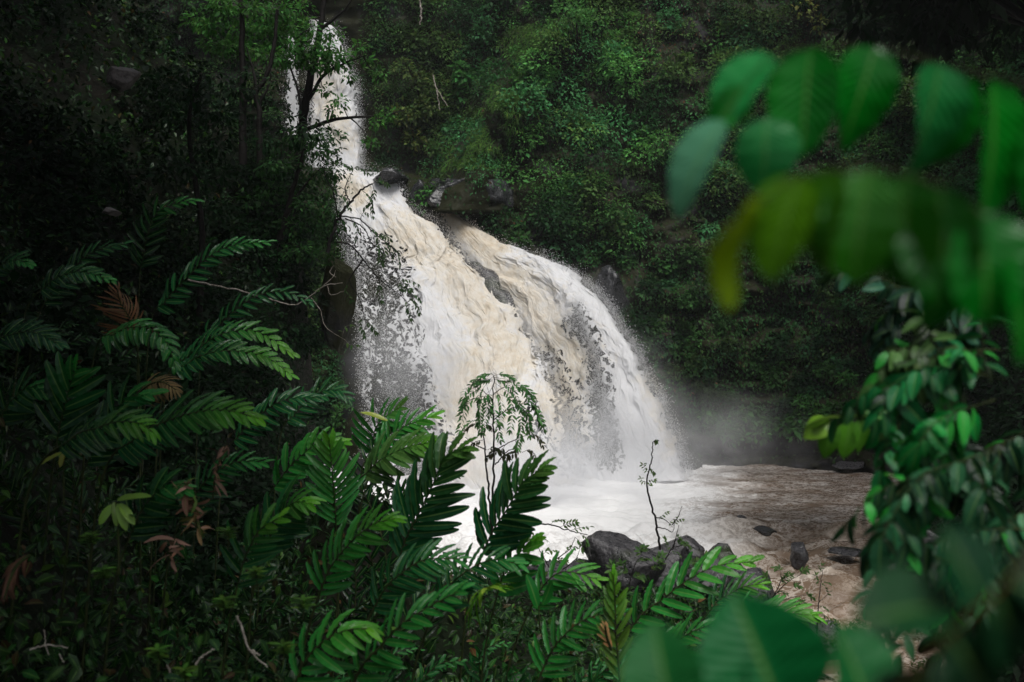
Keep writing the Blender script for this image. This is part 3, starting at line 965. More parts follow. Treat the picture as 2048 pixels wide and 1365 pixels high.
# slim companions further left, mostly trunks in the gloom
tree("slender_tree", "straight slender dark trunk left of the forked tree", [P(486, 330, 30), P(485, 200, 30), P(484, 60, 30), P(480, -60, 30)],
     [([P(486, 210, 30), P(515, 178, 30), P(522, 150, 30)], 0.05)], cl([(500, 150), (470, 120), (455, 180), (520, 190), (478, 230)], 30, 0.45, 2), DEEP, 0.14, r0=0.13)
tree("slender_tree", "crooked slender tree between the straight trunk and the forked tree", [P(520, 330, 29), P(518, 220, 29), P(512, 185, 29), P(530, 160, 29), P(545, 110, 29), P(555, 20, 29)],
     [([P(514, 185, 29), P(505, 140, 29), P(492, 90, 29)], 0.06), ([P(518, 210, 29), P(540, 165, 29), P(541, 120, 29)], 0.05)],
     cl([(545, 205), (560, 160), (530, 240), (575, 230), (590, 270), (560, 280), (535, 285)], 29, 0.42, 2), A(DEEP) * 1.1, 0.14, r0=0.10)
# bushy tree hanging off the bluff beside the cascade
D = 30.0
tree("leaning_bush", "dark leafy bush on the bluff edge left of the main cascade", [P(560, 480, D), P(580, 400, D), P(600, 330, D), P(610, 290, D)], [([P(585, 400, D), P(630, 350, D), P(650, 330, D)], 0.05)],
     cl([(x, y) for x, y in ((560, 290), (590, 270), (615, 285), (600, 315), (635, 300), (575, 330), (545, 330), (620, 345), (600, 370), (640, 350), (570, 390), (610, 410), (540, 380), (640, 390), (625, 440), (590, 450), (555, 430), (520, 340), (505, 400), (530, 460), (600, 500), (640, 480), (570, 500), (655, 305), (668, 340), (650, 420), (660, 450), (648, 510), (630, 270), (660, 275))], D, 0.52, 2.4),
     (0.013, 0.045, 0.010), 0.14, per=130, r0=0.10)
# twiggy tree with drooping sprays over the cascade
D = 29.5
def pinnate(m, mt, pts, npair, L, W, col, rs, end=True, droop=0.5, r=0.006, amt=0.25, tpl=T_SMALL, skip=0.25):
    """a twig with paired leaflets"""
    c = catmull(pts, npair * 2 + 2)
    if mt is not None:
        tube(mt, c, [r, r * 0.4], 4)
    tg = nrm(np.gradient(c, axis=0))
    k = np.linspace(skip, 1, npair) * (len(c) - 1)
    p = A([[np.interp(kk, np.arange(len(c)), c[:, i]) for i in range(3)] for kk in k])
    t = A([[np.interp(kk, np.arange(len(c)), tg[:, i]) for i in range(3)] for kk in k])
    view = nrm(p - A([0, 0, CAMZ]))
    up = nrm(A([0, 0, 1.0]) - view * 0.5 + rs.randn(3) * 0.3)
    for sgn in (-1, 1):
        s = nrm(np.cross(t, up)) * sgn
        d = t * 0.55 + s * 0.8 + A([0, 0, -droop]) + rs.randn(npair, 3) * 0.18
        l = L * np.exp(rs.randn(npair) * 0.12)
        add_leaves(m, p, d, np.broadcast_to(up, d.shape) + rs.randn(npair, 3) * 0.25, l, l * W, jitter(npair, col, amt, rs), tpl, 0.15)
    if end:
        add_leaves(m, c[-1:], t[-1:] + A([[0, 0, -droop]]), up[-1:] if up.ndim > 1 else up[None], L, L * W, jitter(1, col, amt, rs), tpl, 0.15)


def twiggy(name, label, cat, main, leafy, dist, L, W, col, r0, r1, bark=M_BARK, group=None, npair=6, mat=M_LEAF, droop=0.5, seed=1, tpl=T_SMALL):
    """main: bare wood as pixel paths; leafy: leafy twigs as pixel paths"""
    rs = np.random.RandomState(seed)
    dd = lambda p: P(p[0], p[1], dist + (p[2] if len(p) > 2 else 0))
    base = dd(main[0][0])
    t = thing(name, label, cat, base, group)
    m, ml = MB(), MB()
    for k, pth in enumerate(main):
        c = catmull([dd(p) for p in pth], 8 + 4 * len(pth))
        r = r0 if k == 0 else r1
        c[1:-1] += rs.randn(len(c) - 2, 3) * r * 0.35
        tube(m, c, [r, r * 0.75, r * 0.35], 7)
    for pth in leafy:
        pinnate(ml, m, [dd(p) for p in pth], npair, L, W, col, rs, droop=droop, r=r1 * 0.35, tpl=tpl)
    m.build("stem", bark, t, base=base)
    ml.build("foliage", mat, t, base=base)
    return t


twiggy("small_tree", "thin dark tree with sparse drooping sprays over the left of the cascade", "tree",
       [[(655, 505), (664, 470), (676, 440), (700, 405), (722, 380), (745, 368)], [(676, 440), (668, 390), (650, 350), (648, 330)], [(680, 432), (720, 440), (752, 470), (790, 500)], [(700, 405), (690, 380), (700, 350)],
        [(672, 485), (700, 490), (726, 520), (760, 560), (800, 590), (815, 605)], [(726, 520), (700, 560), (720, 600), (730, 640)], [(690, 437), (725, 455), (745, 490)]],
       [[(745, 368), (760, 360), (775, 368)], [(722, 380), (740, 395), (745, 420)], [(700, 352), (712, 335), (735, 345)], [(648, 330), (650, 310), (670, 300)], [(650, 350), (632, 340), (625, 360)], [(668, 390), (690, 395), (700, 415)],
        [(700, 436), (715, 455), (712, 478)], [(735, 452), (752, 465), (758, 490)], [(760, 478), (778, 490), (785, 520)], [(780, 492), (796, 505), (800, 530)], [(770, 485), (770, 505), (765, 525)], [(745, 490), (760, 500), (762, 520)],
        [(690, 380), (672, 372), (660, 385)], [(800, 590), (812, 560), (835, 568)], [(815, 605), (828, 600), (838, 625)], [(805, 595), (815, 610), (822, 636)], [(790, 580), (800, 575), (820, 580)], [(815, 605), (830, 590), (840, 600)],
        [(730, 640), (740, 650), (752, 665)], [(728, 630), (722, 650), (730, 672)], [(760, 560), (758, 580), (762, 600)], [(750, 470), (765, 470), (780, 478)], [(745, 368), (748, 390), (735, 410)], [(655, 330), (680, 325), (700, 335)],
        [(640, 345), (650, 372), (668, 380)], [(720, 440), (728, 425), (745, 432)], [(700, 560), (690, 580), (700, 600)]],
       D, 0.17, 0.36, (0.022, 0.050, 0.014), 0.06, 0.024, npair=6, seed=4)
twiggy("dead_branch", "pale bare branch reaching from the dark left slope towards the falls", "branch",
       [[(376, 560), (420, 570), (465, 578), (510, 590), (560, 605), (592, 610), (620, 592), (650, 572), (685, 566)], [(640, 578), (665, 555), (672, 540)], [(655, 572), (662, 590), (690, 582)], [(622, 596), (640, 620), (652, 655), (690, 680)], [(672, 555), (660, 545), (668, 530)]],
       [[(690, 680), (700, 690), (712, 690)], [(685, 672), (690, 655), (700, 650)]], 22.0, 0.14, 0.4, OLIVE, 0.022, 0.011, M_TWIG, npair=3, seed=9)

# shade trees added along both banks, crowns out of view, to darken the edges
def canopy(label, x, y, h, r, nlobes, seed, lean=(0, 0), r0=0.2, z0=None):
    rs = np.random.RandomState(seed)
    z = float(ground_z(x, y)) - 0.3 if z0 is None else z0
    top = A([x + lean[0], y + lean[1], z + h])
    trunk = [A([x, y, z]), A([x + lean[0] * 0.2, y + lean[1] * 0.2, z + h * 0.4]), A([x + lean[0] * 0.6, y + lean[1] * 0.6, z + h * 0.75]), top]
    cs, br = [], []
    for k in range(nlobes):
        a = rs.rand() * 6.28
        q = top + A([math.cos(a) * r * rs.rand() ** 0.5, math.sin(a) * r * rs.rand() ** 0.5, rs.uniform(-0.28, 0.35) * r])
        cs.append((q, rs.uniform(0.8, 1.5)))
        if k % 4 == 0:
            br.append(([trunk[2], (trunk[2] + q) / 2 + A([0, 0, 0.4]), q], 0.08))
    tree("added_shade_tree", label, trunk, br, cs, DEEP, 0.42, per=28, cr=0.55, r0=r0, tpl=T_RHOMB, hang=0.2)


canopy("dark tree at the far left edge arching over the slope", -9.3, 12.5, 13.0, 5.5, 95, 1, (2.4, -2.0))
canopy("leaning dark trunk on the left slope behind the ginger", -11.6, 19.5, 10.5, 5.0, 85, 2, (3.6, -1.0))
canopy("dark trunk near the pale rock patch on the slope", -15.5, 25.5, 10.5, 5.0, 85, 3, (0.6, -0.5))
canopy("near dark tree at the left edge with crown above the view", -5.2, 7.0, 11.5, 5.0, 95, 4, (-0.6, 0.0))
canopy("tall dark tree at the right of the pool", 19.5, 31.0, 15.0, 5.0, 90, 11, (-0.5, -1.0))
canopy("dark tree farthest back on the right bank", 23.0, 38.0, 16.0, 5.0, 90, 12, (-1.0, -1.0))
canopy("dark tree beside the camera on the left bank", -3.6, 2.6, 9.0, 4.6, 100, 13, (0.4, -1.2))
canopy("dark tree on the far right bank behind the blurred leaves", 13.2, 24.0, 12.0, 5.5, 85, 6, (-1.0, -1.0))
for k, (px_, d_, lab) in enumerate(((395, 24.0, "slim dark trunk under the bright crown's left end"),)):
    b = P(px_, 450, d_)
    b[2] = float(ground_z(b[0], b[1])) - 0.2
    h = 6.5
    tree("thin_tree", lab, [b, b + A([0.1, 0, h * .4]), b + A([-0.2, 0, h * .8]), b + A([0.1, 0, h])], [],
         [(b + A([RS.randn() * 1.1, RS.randn() * 0.8, h * RS.uniform(0.35, 1.0)]), 0.6) for _ in range(16)], A(DEEP) * 0.9, 0.16, per=70, r0=0.09)

# ------------------------------------------------------------------ undergrowth on the near bank and left slope
mb = MB()
rs = np.random.RandomState(55)
def scatter(n, ylo, yhi, rs):
    y = ylo + (yhi - ylo) * rs.rand(n) ** 1.3
    s = rs.rand(n)
    xl = np.maximum(-0.62 * y - 1.0, -24)
    xr = np.interp(y, [0, 5, 10, 20, 26, 40], [2.4, 2.6, 3.3, 5.2, 4.2, -5.4])
    x = xl + (xr - xl) * s
    return x, y


x, y = scatter(52000, 2.6, 36, rs)
z = ground_z(x, y)
lift = np.abs(rs.randn(len(x))) * 0.28 + 0.03
lift *= np.where(x > -0.2 * y, 0.7, 1.5)
cn = fbm(v3(x * 0.8, y * 0.8), 3, 14)
col = jitter(len(x), A(DEEP) * 1.3, 0.4, rs) * np.where(cn[:, None] > 0.1, A([[1.5, 1.5, 0.9]]), 1.0)
b_ = rs.rand(len(x)) < 0.06
col[b_] = jitter(b_.sum(), BROWN, 0.4, rs)
b_ = rs.rand(len(x)) < 0.05
col[b_] = jitter(b_.sum(), A(BRIGHT) * 0.6, 0.3, rs)
L = rs.uniform(0.05, 0.17, len(x)) * np.interp(y, [3, 10, 30], [0.7, 1, 1.6])
add_leaves(mb, np.stack([x, y, z + lift], -1), rs.randn(len(x), 3) * 0.7 + A([0.2, -0.25, -0.15]), rs.randn(len(x), 3) * 0.4 + A([0.1, -0.2, 1]), L, L * rs.uniform(0.35, 0.6, len(x)), col, T_SMALL, 0.25)
tag(mb.build("undergrowth", M_LEAFN), "tangle of small dark leaves covering the near bank and left slope", "undergrowth", kind="stuff")

# leafy shrubs on the left slope and bluff, shade painted into their green
mb = MB()
for k in range(460):
    y_ = rs.uniform(13, 37)
    x_ = float(left_edge(y_)) - abs(rs.randn()) * 4.5 + 0.3
    z_ = float(ground_z(x_, y_))
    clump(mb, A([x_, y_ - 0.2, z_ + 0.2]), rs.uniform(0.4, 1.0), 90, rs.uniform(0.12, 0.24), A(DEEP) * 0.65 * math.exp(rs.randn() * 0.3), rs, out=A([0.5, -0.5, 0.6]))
for k in range(260):
    y_ = rs.uniform(16, 37)
    x_ = float(left_edge(y_)) - rs.uniform(-0.5, 2.4)
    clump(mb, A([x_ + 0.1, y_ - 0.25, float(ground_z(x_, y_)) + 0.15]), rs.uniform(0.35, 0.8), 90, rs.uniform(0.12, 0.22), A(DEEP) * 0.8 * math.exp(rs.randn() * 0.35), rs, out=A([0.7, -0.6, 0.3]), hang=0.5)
tag(mb.build("slope_vegetation", M_LEAF), "bushes in shade-darkened green massed on the steep left slope", "vegetation", kind="stuff")

# ------------------------------------------------------------------ ginger
def ginger(path, d0, d1, nl, label=None, L=0.42, W=0.085, col=GREEN, tip=BRIGHT, ang=50, roll=0.0, droop=0.22, seed=0, group=None, root=True, face=0.55, pts=None, mat=None, name="ginger_stalk", stem_r=0.011):
    """a leafy shoot: photo path of its visible stem from low to tip, leaves in two ranks"""
    rs = np.random.RandomState(seed + 1000)
    nl = int(nl * 1.45)
    L = L * 0.80
    W = W * 0.86
    if pts is None:
        dd = np.linspace(d0, d1, len(path))
        pts = A([P(p[0], p[1], d) for p, d in zip(path, dd)])
    vis0 = pts[0].copy()
    full = pts
    if root:
        dirn = nrm(pts[0] - pts[1])
        foot = pts[0] + dirn * 0.35 + A([0, 0.0, -0.25])
        g = float(ground_z(foot[0], foot[1]))
        end = A([foot[0] + dirn[0] * 0.2, foot[1], min(g - 0.05, foot[2] - 0.1)])
        full = np.concatenate([[end], [foot], pts])
    c = catmull(full, 44)
    base = c[0]
    t = thing(name, label, "plant", base, group) if label else None
    m, ml = MB(), MB()
    tube(m, c, [stem_r, stem_r * 0.8, stem_r * 0.35], 6)
    k0 = np.argmin(((c - vis0) ** 2).sum(1)) if root else 2
    kk = np.linspace(max(k0 - 2, 1), len(c) - 1.2, nl)
    tg = nrm(np.gradient(c, axis=0))
    p = A([[np.interp(a, np.arange(len(c)), c[:, i]) for i in range(3)] for a in kk])
    T = nrm(A([[np.interp(a, np.arange(len(c)), tg[:, i]) for i in range(3)] for a in kk]))
    view = nrm(A([0, 0, CAMZ]) - p)
    N = nrm(view * face + A([0, 0, 1.0]) * (1 - face) + A([0.0, 0.0, 0.0]))
    N = nrm(N - (N * T).sum(1, keepdims=True) * T)
    S = np.cross(T, N)
    cr_, sr_ = math.cos(roll), math.sin(roll)
    S, N = S * cr_ + N * sr_, N * cr_ - S * sr_
    f = np.linspace(0, 1, nl)[:, None]
    sgn = np.where(np.arange(nl) % 2 == 0, 1.0, -1.0)[:, None]
    a = np.radians(ang) * (1 - 0.62 * f ** 2.2) + rs.randn(nl, 1) * 0.07
    d = T * np.cos(a) + S * sgn * np.sin(a) + N * (0.06 + 0.06 * rs.randn(nl, 1))
    ll = L * (0.80 + 0.35 * np.sin(np.pi * np.clip(f[:, 0] * 0.9 + 0.15, 0, 1))) * (1 - 0.42 * f[:, 0] ** 3) * np.exp(rs.randn(nl) * 0.08)
    ww = W * np.exp(rs.randn(nl) * 0.10) * (1 - 0.30 * f[:, 0] ** 3)
    cc = jitter(nl, col, 0.16, rs) * (1 - f ** 3) + jitter(nl, tip, 0.16, rs) * f ** 3
    add_leaves(ml, p, d, N + rs.randn(nl, 3) * 0.10, ll, ww, cc, T_GINGER, droop * np.exp(rs.randn(nl) * 0.4), rs.randn(nl) * 0.25)
    if not label:
        return m, ml, base
    m.build("stem", M_STEM, t, base=base)
    ml.build("foliage", mat or M_GINGER, t, base=base)
    return t


GD = (0.007, 0.070, 0.020)  # dim ginger green, shade mixed into the colour
GL = (0.018, 0.165, 0.026)  # brighter ginger green, light mixed into the colour
GY = (0.075, 0.27, 0.012)
HERO = [
    ([(975, 1085), (1013, 1021), (1045, 967), (1085, 938)], 7.6, 7.3, 19, "upright ginger stalk silhouetted on white water below the sapling", dict(col=GD, ang=52)),
    ([(804, 1100), (833, 1037), (864, 974), (890, 916), (925, 898)], 7.7, 7.4, 20, "tall ginger stalk with broad upright leaves left of the sapling", dict(col=GD, ang=50, L=0.45, W=0.095)),
    ([(1275, 1240), (1328, 1197), (1372, 1163), (1431, 1133), (1504, 1124)], 8.3, 8.0, 14, "arching ginger stalk in front of the grey boulders", dict(col=GL, tip=GY, ang=50, L=0.34)),
    ([(1440, 1260), (1500, 1240), (1560, 1226), (1628, 1232)], 8.8, 8.6, 22, "ginger stalk with crowded narrow leaves furthest right at the stream edge", dict(col=GL, tip=GY, ang=48, L=0.36, W=0.055)),
    ([(1425, 1215), (1460, 1188), (1490, 1173), (1521, 1169)], 9.6, 9.4, 14, "small ginger tip just behind the arching one by the boulders", dict(col=GD, tip=GY, ang=45, L=0.32, W=0.05)),
    ([(715, 1350), (760, 1295), (805, 1248), (870, 1208), (925, 1180)], 5.6, 5.3, 18, "big glossy ginger stalk low in the middle with scalloped leaf edges", dict(col=GL, tip=GL, ang=50, L=0.250, W=0.048)),
    ([(955, 1200), (968, 1180), (978, 1176)], 6.6, 5.9, 13, "yellow green ginger tip pointing at the viewer like a star", dict(col=GY, tip=(0.15, 0.24, 0.02), ang=82, L=0.24, W=0.05, root=False, droop=0.45, face=0.75)),
    ([(600, 1345), (640, 1290), (690, 1262), (735, 1258)], 5.4, 5.2, 12, "young ginger shoot with lime green drooping tip at lower centre left", dict(col=GL, tip=GY, ang=60, L=0.25, W=0.062, droop=0.5)),
    ([(650, 1160), (678, 1113), (709, 1078), (748, 1049), (790, 1038)], 6.6, 6.3, 19, "ginger stalk with bright rippled leaves in the thick of the clump", dict(col=GL, tip=GY, ang=52, L=0.290, W=0.055)),
    ([(671, 1030), (667, 974), (662, 915), (658, 880)], 9.0, 8.8, 18, "vertical ginger stalk with pale stem left of the tall one", dict(col=GL, tip=GY, ang=50, L=0.38, W=0.06)),
    ([(538, 1080), (567, 1028), (589, 1005), (618, 1008)], 8.0, 7.7, 15, "ginger stalk with dusky upright leaves at the centre left of the clump", dict(col=GD, tip=GY, ang=54, L=0.36)),
    ([(745, 905), (750, 860), (770, 835), (800, 815)], 12.5, 12.2, 14, "farthest ginger stalk standing against the grey torn water", dict(col=GL, ang=54, L=0.44)),
    ([(765, 900), (800, 860), (830, 845), (870, 832)], 12.0, 11.8, 14, "ginger stalk leaning right over the grey torn water", dict(col=GL, tip=GY, ang=50, L=0.40)),
    ([(740, 940), (780, 910), (825, 892), (872, 884)], 9.5, 9.2, 18, "ginger stalk catching pale light beneath the grey torn water", dict(col=(0.05, 0.13, 0.03), tip=GY, ang=50, L=0.36)),  # the pale light on these leaves is in their base colour
    ([(270, 878), (316, 850), (366, 832), (410, 822), (460, 822), (518, 838)], 6.8, 6.5, 27, "long feather shaped ginger stalk, brightest on the left slope", dict(col=GD, tip=GY, ang=56, L=0.36, W=0.07)),
    ([(140, 880), (190, 858), (235, 844), (282, 848), (305, 865)], 6.2, 6.0, 20, "ginger stalk drooping just left of the long feather shaped one", dict(col=GD, tip=GY, ang=58, L=0.28, W=0.055, droop=0.4)),
    ([(330, 606), (370, 560), (410, 520), (458, 493), (538, 484)], 13.0, 12.7, 24, "high ginger stalk arching right in the dim middle of the slope", dict(col=GD, tip=GL, ang=50, L=0.40)),
    ([(374, 716), (410, 688), (445, 668), (513, 663), (586, 710)], 11.0, 10.7, 24, "arching ginger stalk, upper one of the pair halfway up the slope", dict(col=GD, tip=GY, ang=54, L=0.36)),
    ([(374, 730), (415, 708), (462, 702), (531, 714), (584, 752)], 10.4, 10.1, 24, "arching ginger stalk, lower one of the pair halfway up the slope", dict(col=GD, tip=GY, ang=54, L=0.34)),
    ([(232, 668), (270, 655), (305, 660), (336, 690), (350, 735)], 9.5, 9.0, 20, "ginger stalk hanging its glossy tip beside the brown dead frond", dict(col=GL, tip=GL, ang=58, L=0.30, droop=0.4)),
    ([(432, 660), (470, 622), (513, 592), (567, 584), (622, 606)], 15.0, 14.7, 22, "dim distant ginger stalk near the pale bare branch", dict(col=GD, tip=GD, ang=52, L=0.40)),
    ([(286, 520), (295, 470), (310, 430), (348, 408), (390, 402)], 14.5, 14.2, 18, "dim ginger stalk rising highest on the dark slope", dict(col=GD, tip=GL, ang=52, L=0.44)),
    ([(-20, 690), (30, 668), (70, 666), (120, 690)], 9.0, 8.8, 18, "shadowed ginger stalk at the far left edge", dict(col=GD, tip=GD, ang=54, L=0.34)),
    ([(100, 590), (140, 545), (185, 505), (250, 488)], 13.0, 12.8, 18, "shadowed ginger stalk left of the highest one", dict(col=GD, tip=GD, ang=52, L=0.40)),
    ([(95, 570), (135, 548), (170, 545), (226, 562)], 11.0, 10.8, 16, "small lit ginger tip in the shade above the brown dead frond", dict(col=GD, tip=GL, ang=54, L=0.28)),
    ([(-10, 545), (15, 525), (35, 520), (60, 530)], 10.0, 9.8, 12, "half hidden ginger tip at the left border", dict(col=GD, tip=GL, ang=54, L=0.24)),
    ([(118, 860), (130, 815), (140, 770), (152, 742)], 8.2, 8.0, 10, "broad leaved ginger shoot standing upright near the left border", dict(col=GD, tip=GL, ang=48, L=0.42, W=0.10)),
    ([(5, 830), (35, 790), (60, 775), (100, 785)], 8.4, 8.2, 12, "drooping ginger shoot close to the left border below mid height", dict(col=GD, tip=GL, ang=56, L=0.34, W=0.09)),
    ([(185, 905), (215, 860), (250, 800), (300, 790)], 7.5, 7.3, 14, "ginger stalk with long dark leaves behind the long feather shaped one", dict(col=GD, tip=GL, ang=50, L=0.36)),
    ([(480, 1150), (500, 1095), (520, 1060), (560, 1035)], 6.6, 6.4, 13, "ginger stalk with two tall dusky leaves in the lower left middle", dict(col=GD, tip=GY, ang=54, L=0.300, W=0.057)),
    ([(1238, 1345), (1232, 1270), (1230, 1200), (1226, 1150)], 6.2, 6.1, 16, "yellowish spindly ginger shoot standing upright below the boulders", dict(col=(0.07, 0.15, 0.02), tip=GY, ang=38, L=0.20, W=0.042)),
    ([(1255, 1355), (1320, 1310), (1370, 1272), (1430, 1245)], 6.6, 6.3, 18, "glossy ginger stalk beside the big blurred leaf at the bottom", dict(col=GL, tip=GL, ang=50, L=0.250, W=0.048)),
    ([(1070, 1200), (1110, 1150), (1150, 1146), (1195, 1160)], 8.0, 7.8, 13, "ginger stalk left of the tall angular boulder", dict(col=GL, tip=GY, ang=52, L=0.290, W=0.055)),
    ([(1000, 1170), (1018, 1128), (1040, 1105), (1070, 1085)], 7.6, 7.4, 8, "ginger shoot with one long bright leaf beneath the sapling", dict(col=GL, tip=GY, ang=42, L=0.36, W=0.10)),
    ([(560, 960), (600, 915), (640, 885), (690, 885)], 9.6, 9.4, 16, "ginger stalk with small light green leaves uphill of the clump", dict(col=GL, tip=GY, ang=52, L=0.32)),
    ([(380, 1010), (420, 955), (470, 925), (530, 925)], 8.2, 8.0, 18, "shaded ginger stalk right of the pink brown dying frond", dict(col=GD, tip=GL, ang=54, L=0.280, W=0.053)),
    ([(890, 1190), (930, 1145), (985, 1120), (1040, 1130)], 7.0, 6.8, 16, "dark ginger stalk under the upright pair by the white water", dict(col=GD, tip=GL, ang=54, L=0.270, W=0.051)),
    ([(760, 1195), (800, 1150), (850, 1120), (920, 1118)], 6.5, 6.3, 18, "dark leaved ginger stalk filling the middle of the clump", dict(col=GD, tip=GL, ang=54, L=0.270, W=0.051)),
    ([(1090, 1330), (1130, 1270), (1180, 1235), (1240, 1230)], 6.4, 6.2, 18, "ginger stalk spreading low under the yellowish spindly shoot", dict(col=GL, tip=GL, ang=54, L=0.250, W=0.048)),
    ([(480, 870), (520, 830), (570, 800), (640, 795)], 12.5, 12.2, 18, "dull ginger stalk in the hollow below the pair halfway up", dict(col=GD, tip=GD, ang=54, L=0.36)),
    ([(590, 830), (630, 790), (670, 780), (700, 800)], 14.0, 13.8, 16, "grey green ginger stalk glinting beside the cascade's left foot", dict(col=GD, tip=GD, ang=54, L=0.36)),
    ([(270, 1050), (300, 1000), (330, 975), (370, 980)], 6.4, 6.2, 12, "shaded ginger shoot over the dying fronds at lower left", dict(col=GD, tip=GL, ang=54, L=0.28)),
]
for k, (pth, d0, d1, nl, lab, kw) in enumerate(HERO):
    kw = dict(kw)
    if 14 <= k <= 25:
        kw['L'] = kw.get('L', 0.42) * 0.82
        kw['W'] = kw.get('W', 0.085) * 0.9
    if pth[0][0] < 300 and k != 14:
        kw['col'] = A(kw.get('col', GD)) * 0.5  # leaf colour darkened towards the left edge to stand in for shade
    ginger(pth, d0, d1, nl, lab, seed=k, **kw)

# ginger filling the shade between: copies of six shoots
protos = []
for k in range(6):
    rr = np.random.RandomState(400 + k)
    a = rr.uniform(-0.5, 0.9)
    pts = A([[0, 0, 0.0], [0.10 * a, 0, 0.5], [0.32 * a, -0.06, 0.95], [0.75 * a + 0.1, -0.2, 1.25], [1.05 * a + 0.2, -0.4, 1.28]])
    m, ml, base = ginger(None, 0, 0, 17, None, seed=60 + k, pts=pts + A([0.01, 6, 4]), root=False, col=A(GD) * (0.32 if k < 3 else 1.0), tip=A(GL) * (0.3 if k < 3 else 0.9), ang=54, L=0.29, W=0.062)  # dark copies carry painted shade, the others stand for lit shoots
    protos.append((m.build("stem", M_STEM, base=base), ml.build("foliage", M_GINGER, base=base)))
used = [False] * 6
ZONES = [("shade-coloured ginger stalk one of many in the gloom of the left slope", "ginger stalks in the gloom of the left slope", "plant"),
         ("ginger stalk one of many crowding the lit bank at bottom centre", "ginger stalks crowding the bank at bottom centre", "plant"),
         ("shade-coloured ginger stalk one of several in the hollow below the grey torn water", "ginger stalks in the hollow below the torn water", "plant")]
spots = []
rs = np.random.RandomState(91)
while len(spots) < 64:
    y_ = rs.uniform(6.5, 17)
    x_ = rs.uniform(-0.55 * y_, -0.16 * y_)
    spots.append((x_, y_, 0))
while len(spots) < 134:
    y_ = rs.uniform(4.4, 9.5)
    x_ = rs.uniform(-0.24 * y_, 0.20 * y_ + 0.3)
    if x_ > -0.02 * y_ and y_ > 8.5 + 0.5 * rs.rand():
        continue
    spots.append((x_, y_, 1))
while len(spots) < 152:
    y_ = rs.uniform(9.8, 14)
    spots.append((rs.uniform(-0.22 * y_, -0.085 * y_), y_, 2))
for k, (x_, y_, zn) in enumerate(spots):
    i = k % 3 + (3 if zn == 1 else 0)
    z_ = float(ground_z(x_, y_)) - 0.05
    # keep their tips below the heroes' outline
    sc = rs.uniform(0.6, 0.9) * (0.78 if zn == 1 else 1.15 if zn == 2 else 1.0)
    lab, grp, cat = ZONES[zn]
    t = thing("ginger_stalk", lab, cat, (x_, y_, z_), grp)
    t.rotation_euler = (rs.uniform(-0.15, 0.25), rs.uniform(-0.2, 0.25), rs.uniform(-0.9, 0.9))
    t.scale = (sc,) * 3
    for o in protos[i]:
        if used[i]:
            c = o.copy()
            COL.objects.link(c)
        else:
            c = o
        c.parent = t
    used[i] = True

# ------------------------------------------------------------------ dying fronds, twigs, small plants
DB = (0.10, 0.042, 0.018)
ginger([(262, 655), (255, 630), (240, 605), (235, 580)], 10.4, 10.2, 22, "rusty brown dead frond hanging on the dark left slope", L=0.30, W=0.028, col=DB, tip=DB, ang=60, droop=0.9, seed=71, mat=M_DEAD, name="dead_frond")
def messy_frond(label, c, d, n, size, cols, seed, name="dead_frond"):
    """a collapsed frond: curled dry leaflets hanging every way from a short stalk"""
    rs = np.random.RandomState(seed)
    pc = A([P(x, y, d) for x, y in c])
    t = thing(name, label, "plant", pc[0])
    st = catmull(pc, 20)
    m, ml = MB(), MB()
    tube(m, st, [0.006, 0.003], 5)
    m.build("stem", M_STEM, t, base=pc[0])
    i = rs.randint(4, 20, n)
    dd = rs.randn(n, 3) * A([0.8, 0.5, 0.7]) + A([0, -0.1, -0.25])
    L = size * np.exp(rs.randn(n) * 0.35)
    col = A(cols)[rs.randint(0, len(cols), n)] * np.exp(rs.randn(n, 1) * 0.3)
    add_leaves(ml, st[i] + rs.randn(n, 3) * 0.012, dd, rs.randn(n, 3) * 0.6 + A([0, -0.7, 0.5]), L, L * rs.uniform(0.12, 0.26, n), col, T_STRAP, rs.uniform(0.1, 0.9, n), rs.randn(n) * 1.0)
    ml.build("foliage", M_DEAD, t, base=pc[0])


PINK = [(0.24, 0.13, 0.10), (0.15, 0.07, 0.045), (0.09, 0.08, 0.02), (0.05, 0.09, 0.015), (0.20, 0.12, 0.05)]
messy_frond("pink brown dying frond with a green heart at lower left", [(398, 1085), (392, 1040), (382, 1000), (370, 968)], 6.2, 80, 0.085, PINK, 72)
messy_frond("dry brown curled frond above the pink brown one", [(425, 1000), (430, 960), (440, 915), (455, 885)], 6.6, 22, 0.09, PINK[:2], 73)
messy_frond("brown withered leaf clump below the pink dying frond", [(345, 1140), (342, 1105), (352, 1070)], 6.0, 16, 0.09, PINK[:2], 78)
ginger([(60, 1110), (35, 1130), (20, 1160), (8, 1200)], 5.2, 5.1, 16, "reddish dried leaves drooping at the bottom left border", L=0.13, W=0.022, col=(0.09, 0.04, 0.028), tip=(0.1, 0.05, 0.035), ang=25, droop=0.9, seed=74, mat=M_DEAD, name="dead_frond", root=False)
ginger([(275, 790), (300, 770), (325, 765), (352, 780)], 8.8, 8.6, 20, "olive brown withered frond above the long feather shaped ginger", L=0.22, W=0.03, col=(0.10, 0.065, 0.025), tip=(0.13, 0.08, 0.03), ang=58, droop=0.6, seed=75, mat=M_DEAD, name="dead_frond", root=False)
ginger([(1222, 1300), (1214, 1275), (1210, 1250)], 6.1, 6.0, 7, "small orange brown withered leaves on the yellowish spindly shoot", L=0.09, W=0.02, col=(0.36, 0.18, 0.07), tip=(0.4, 0.22, 0.09), ang=30, droop=0.4, seed=76, mat=M_DEAD, name="dead_frond", root=False)


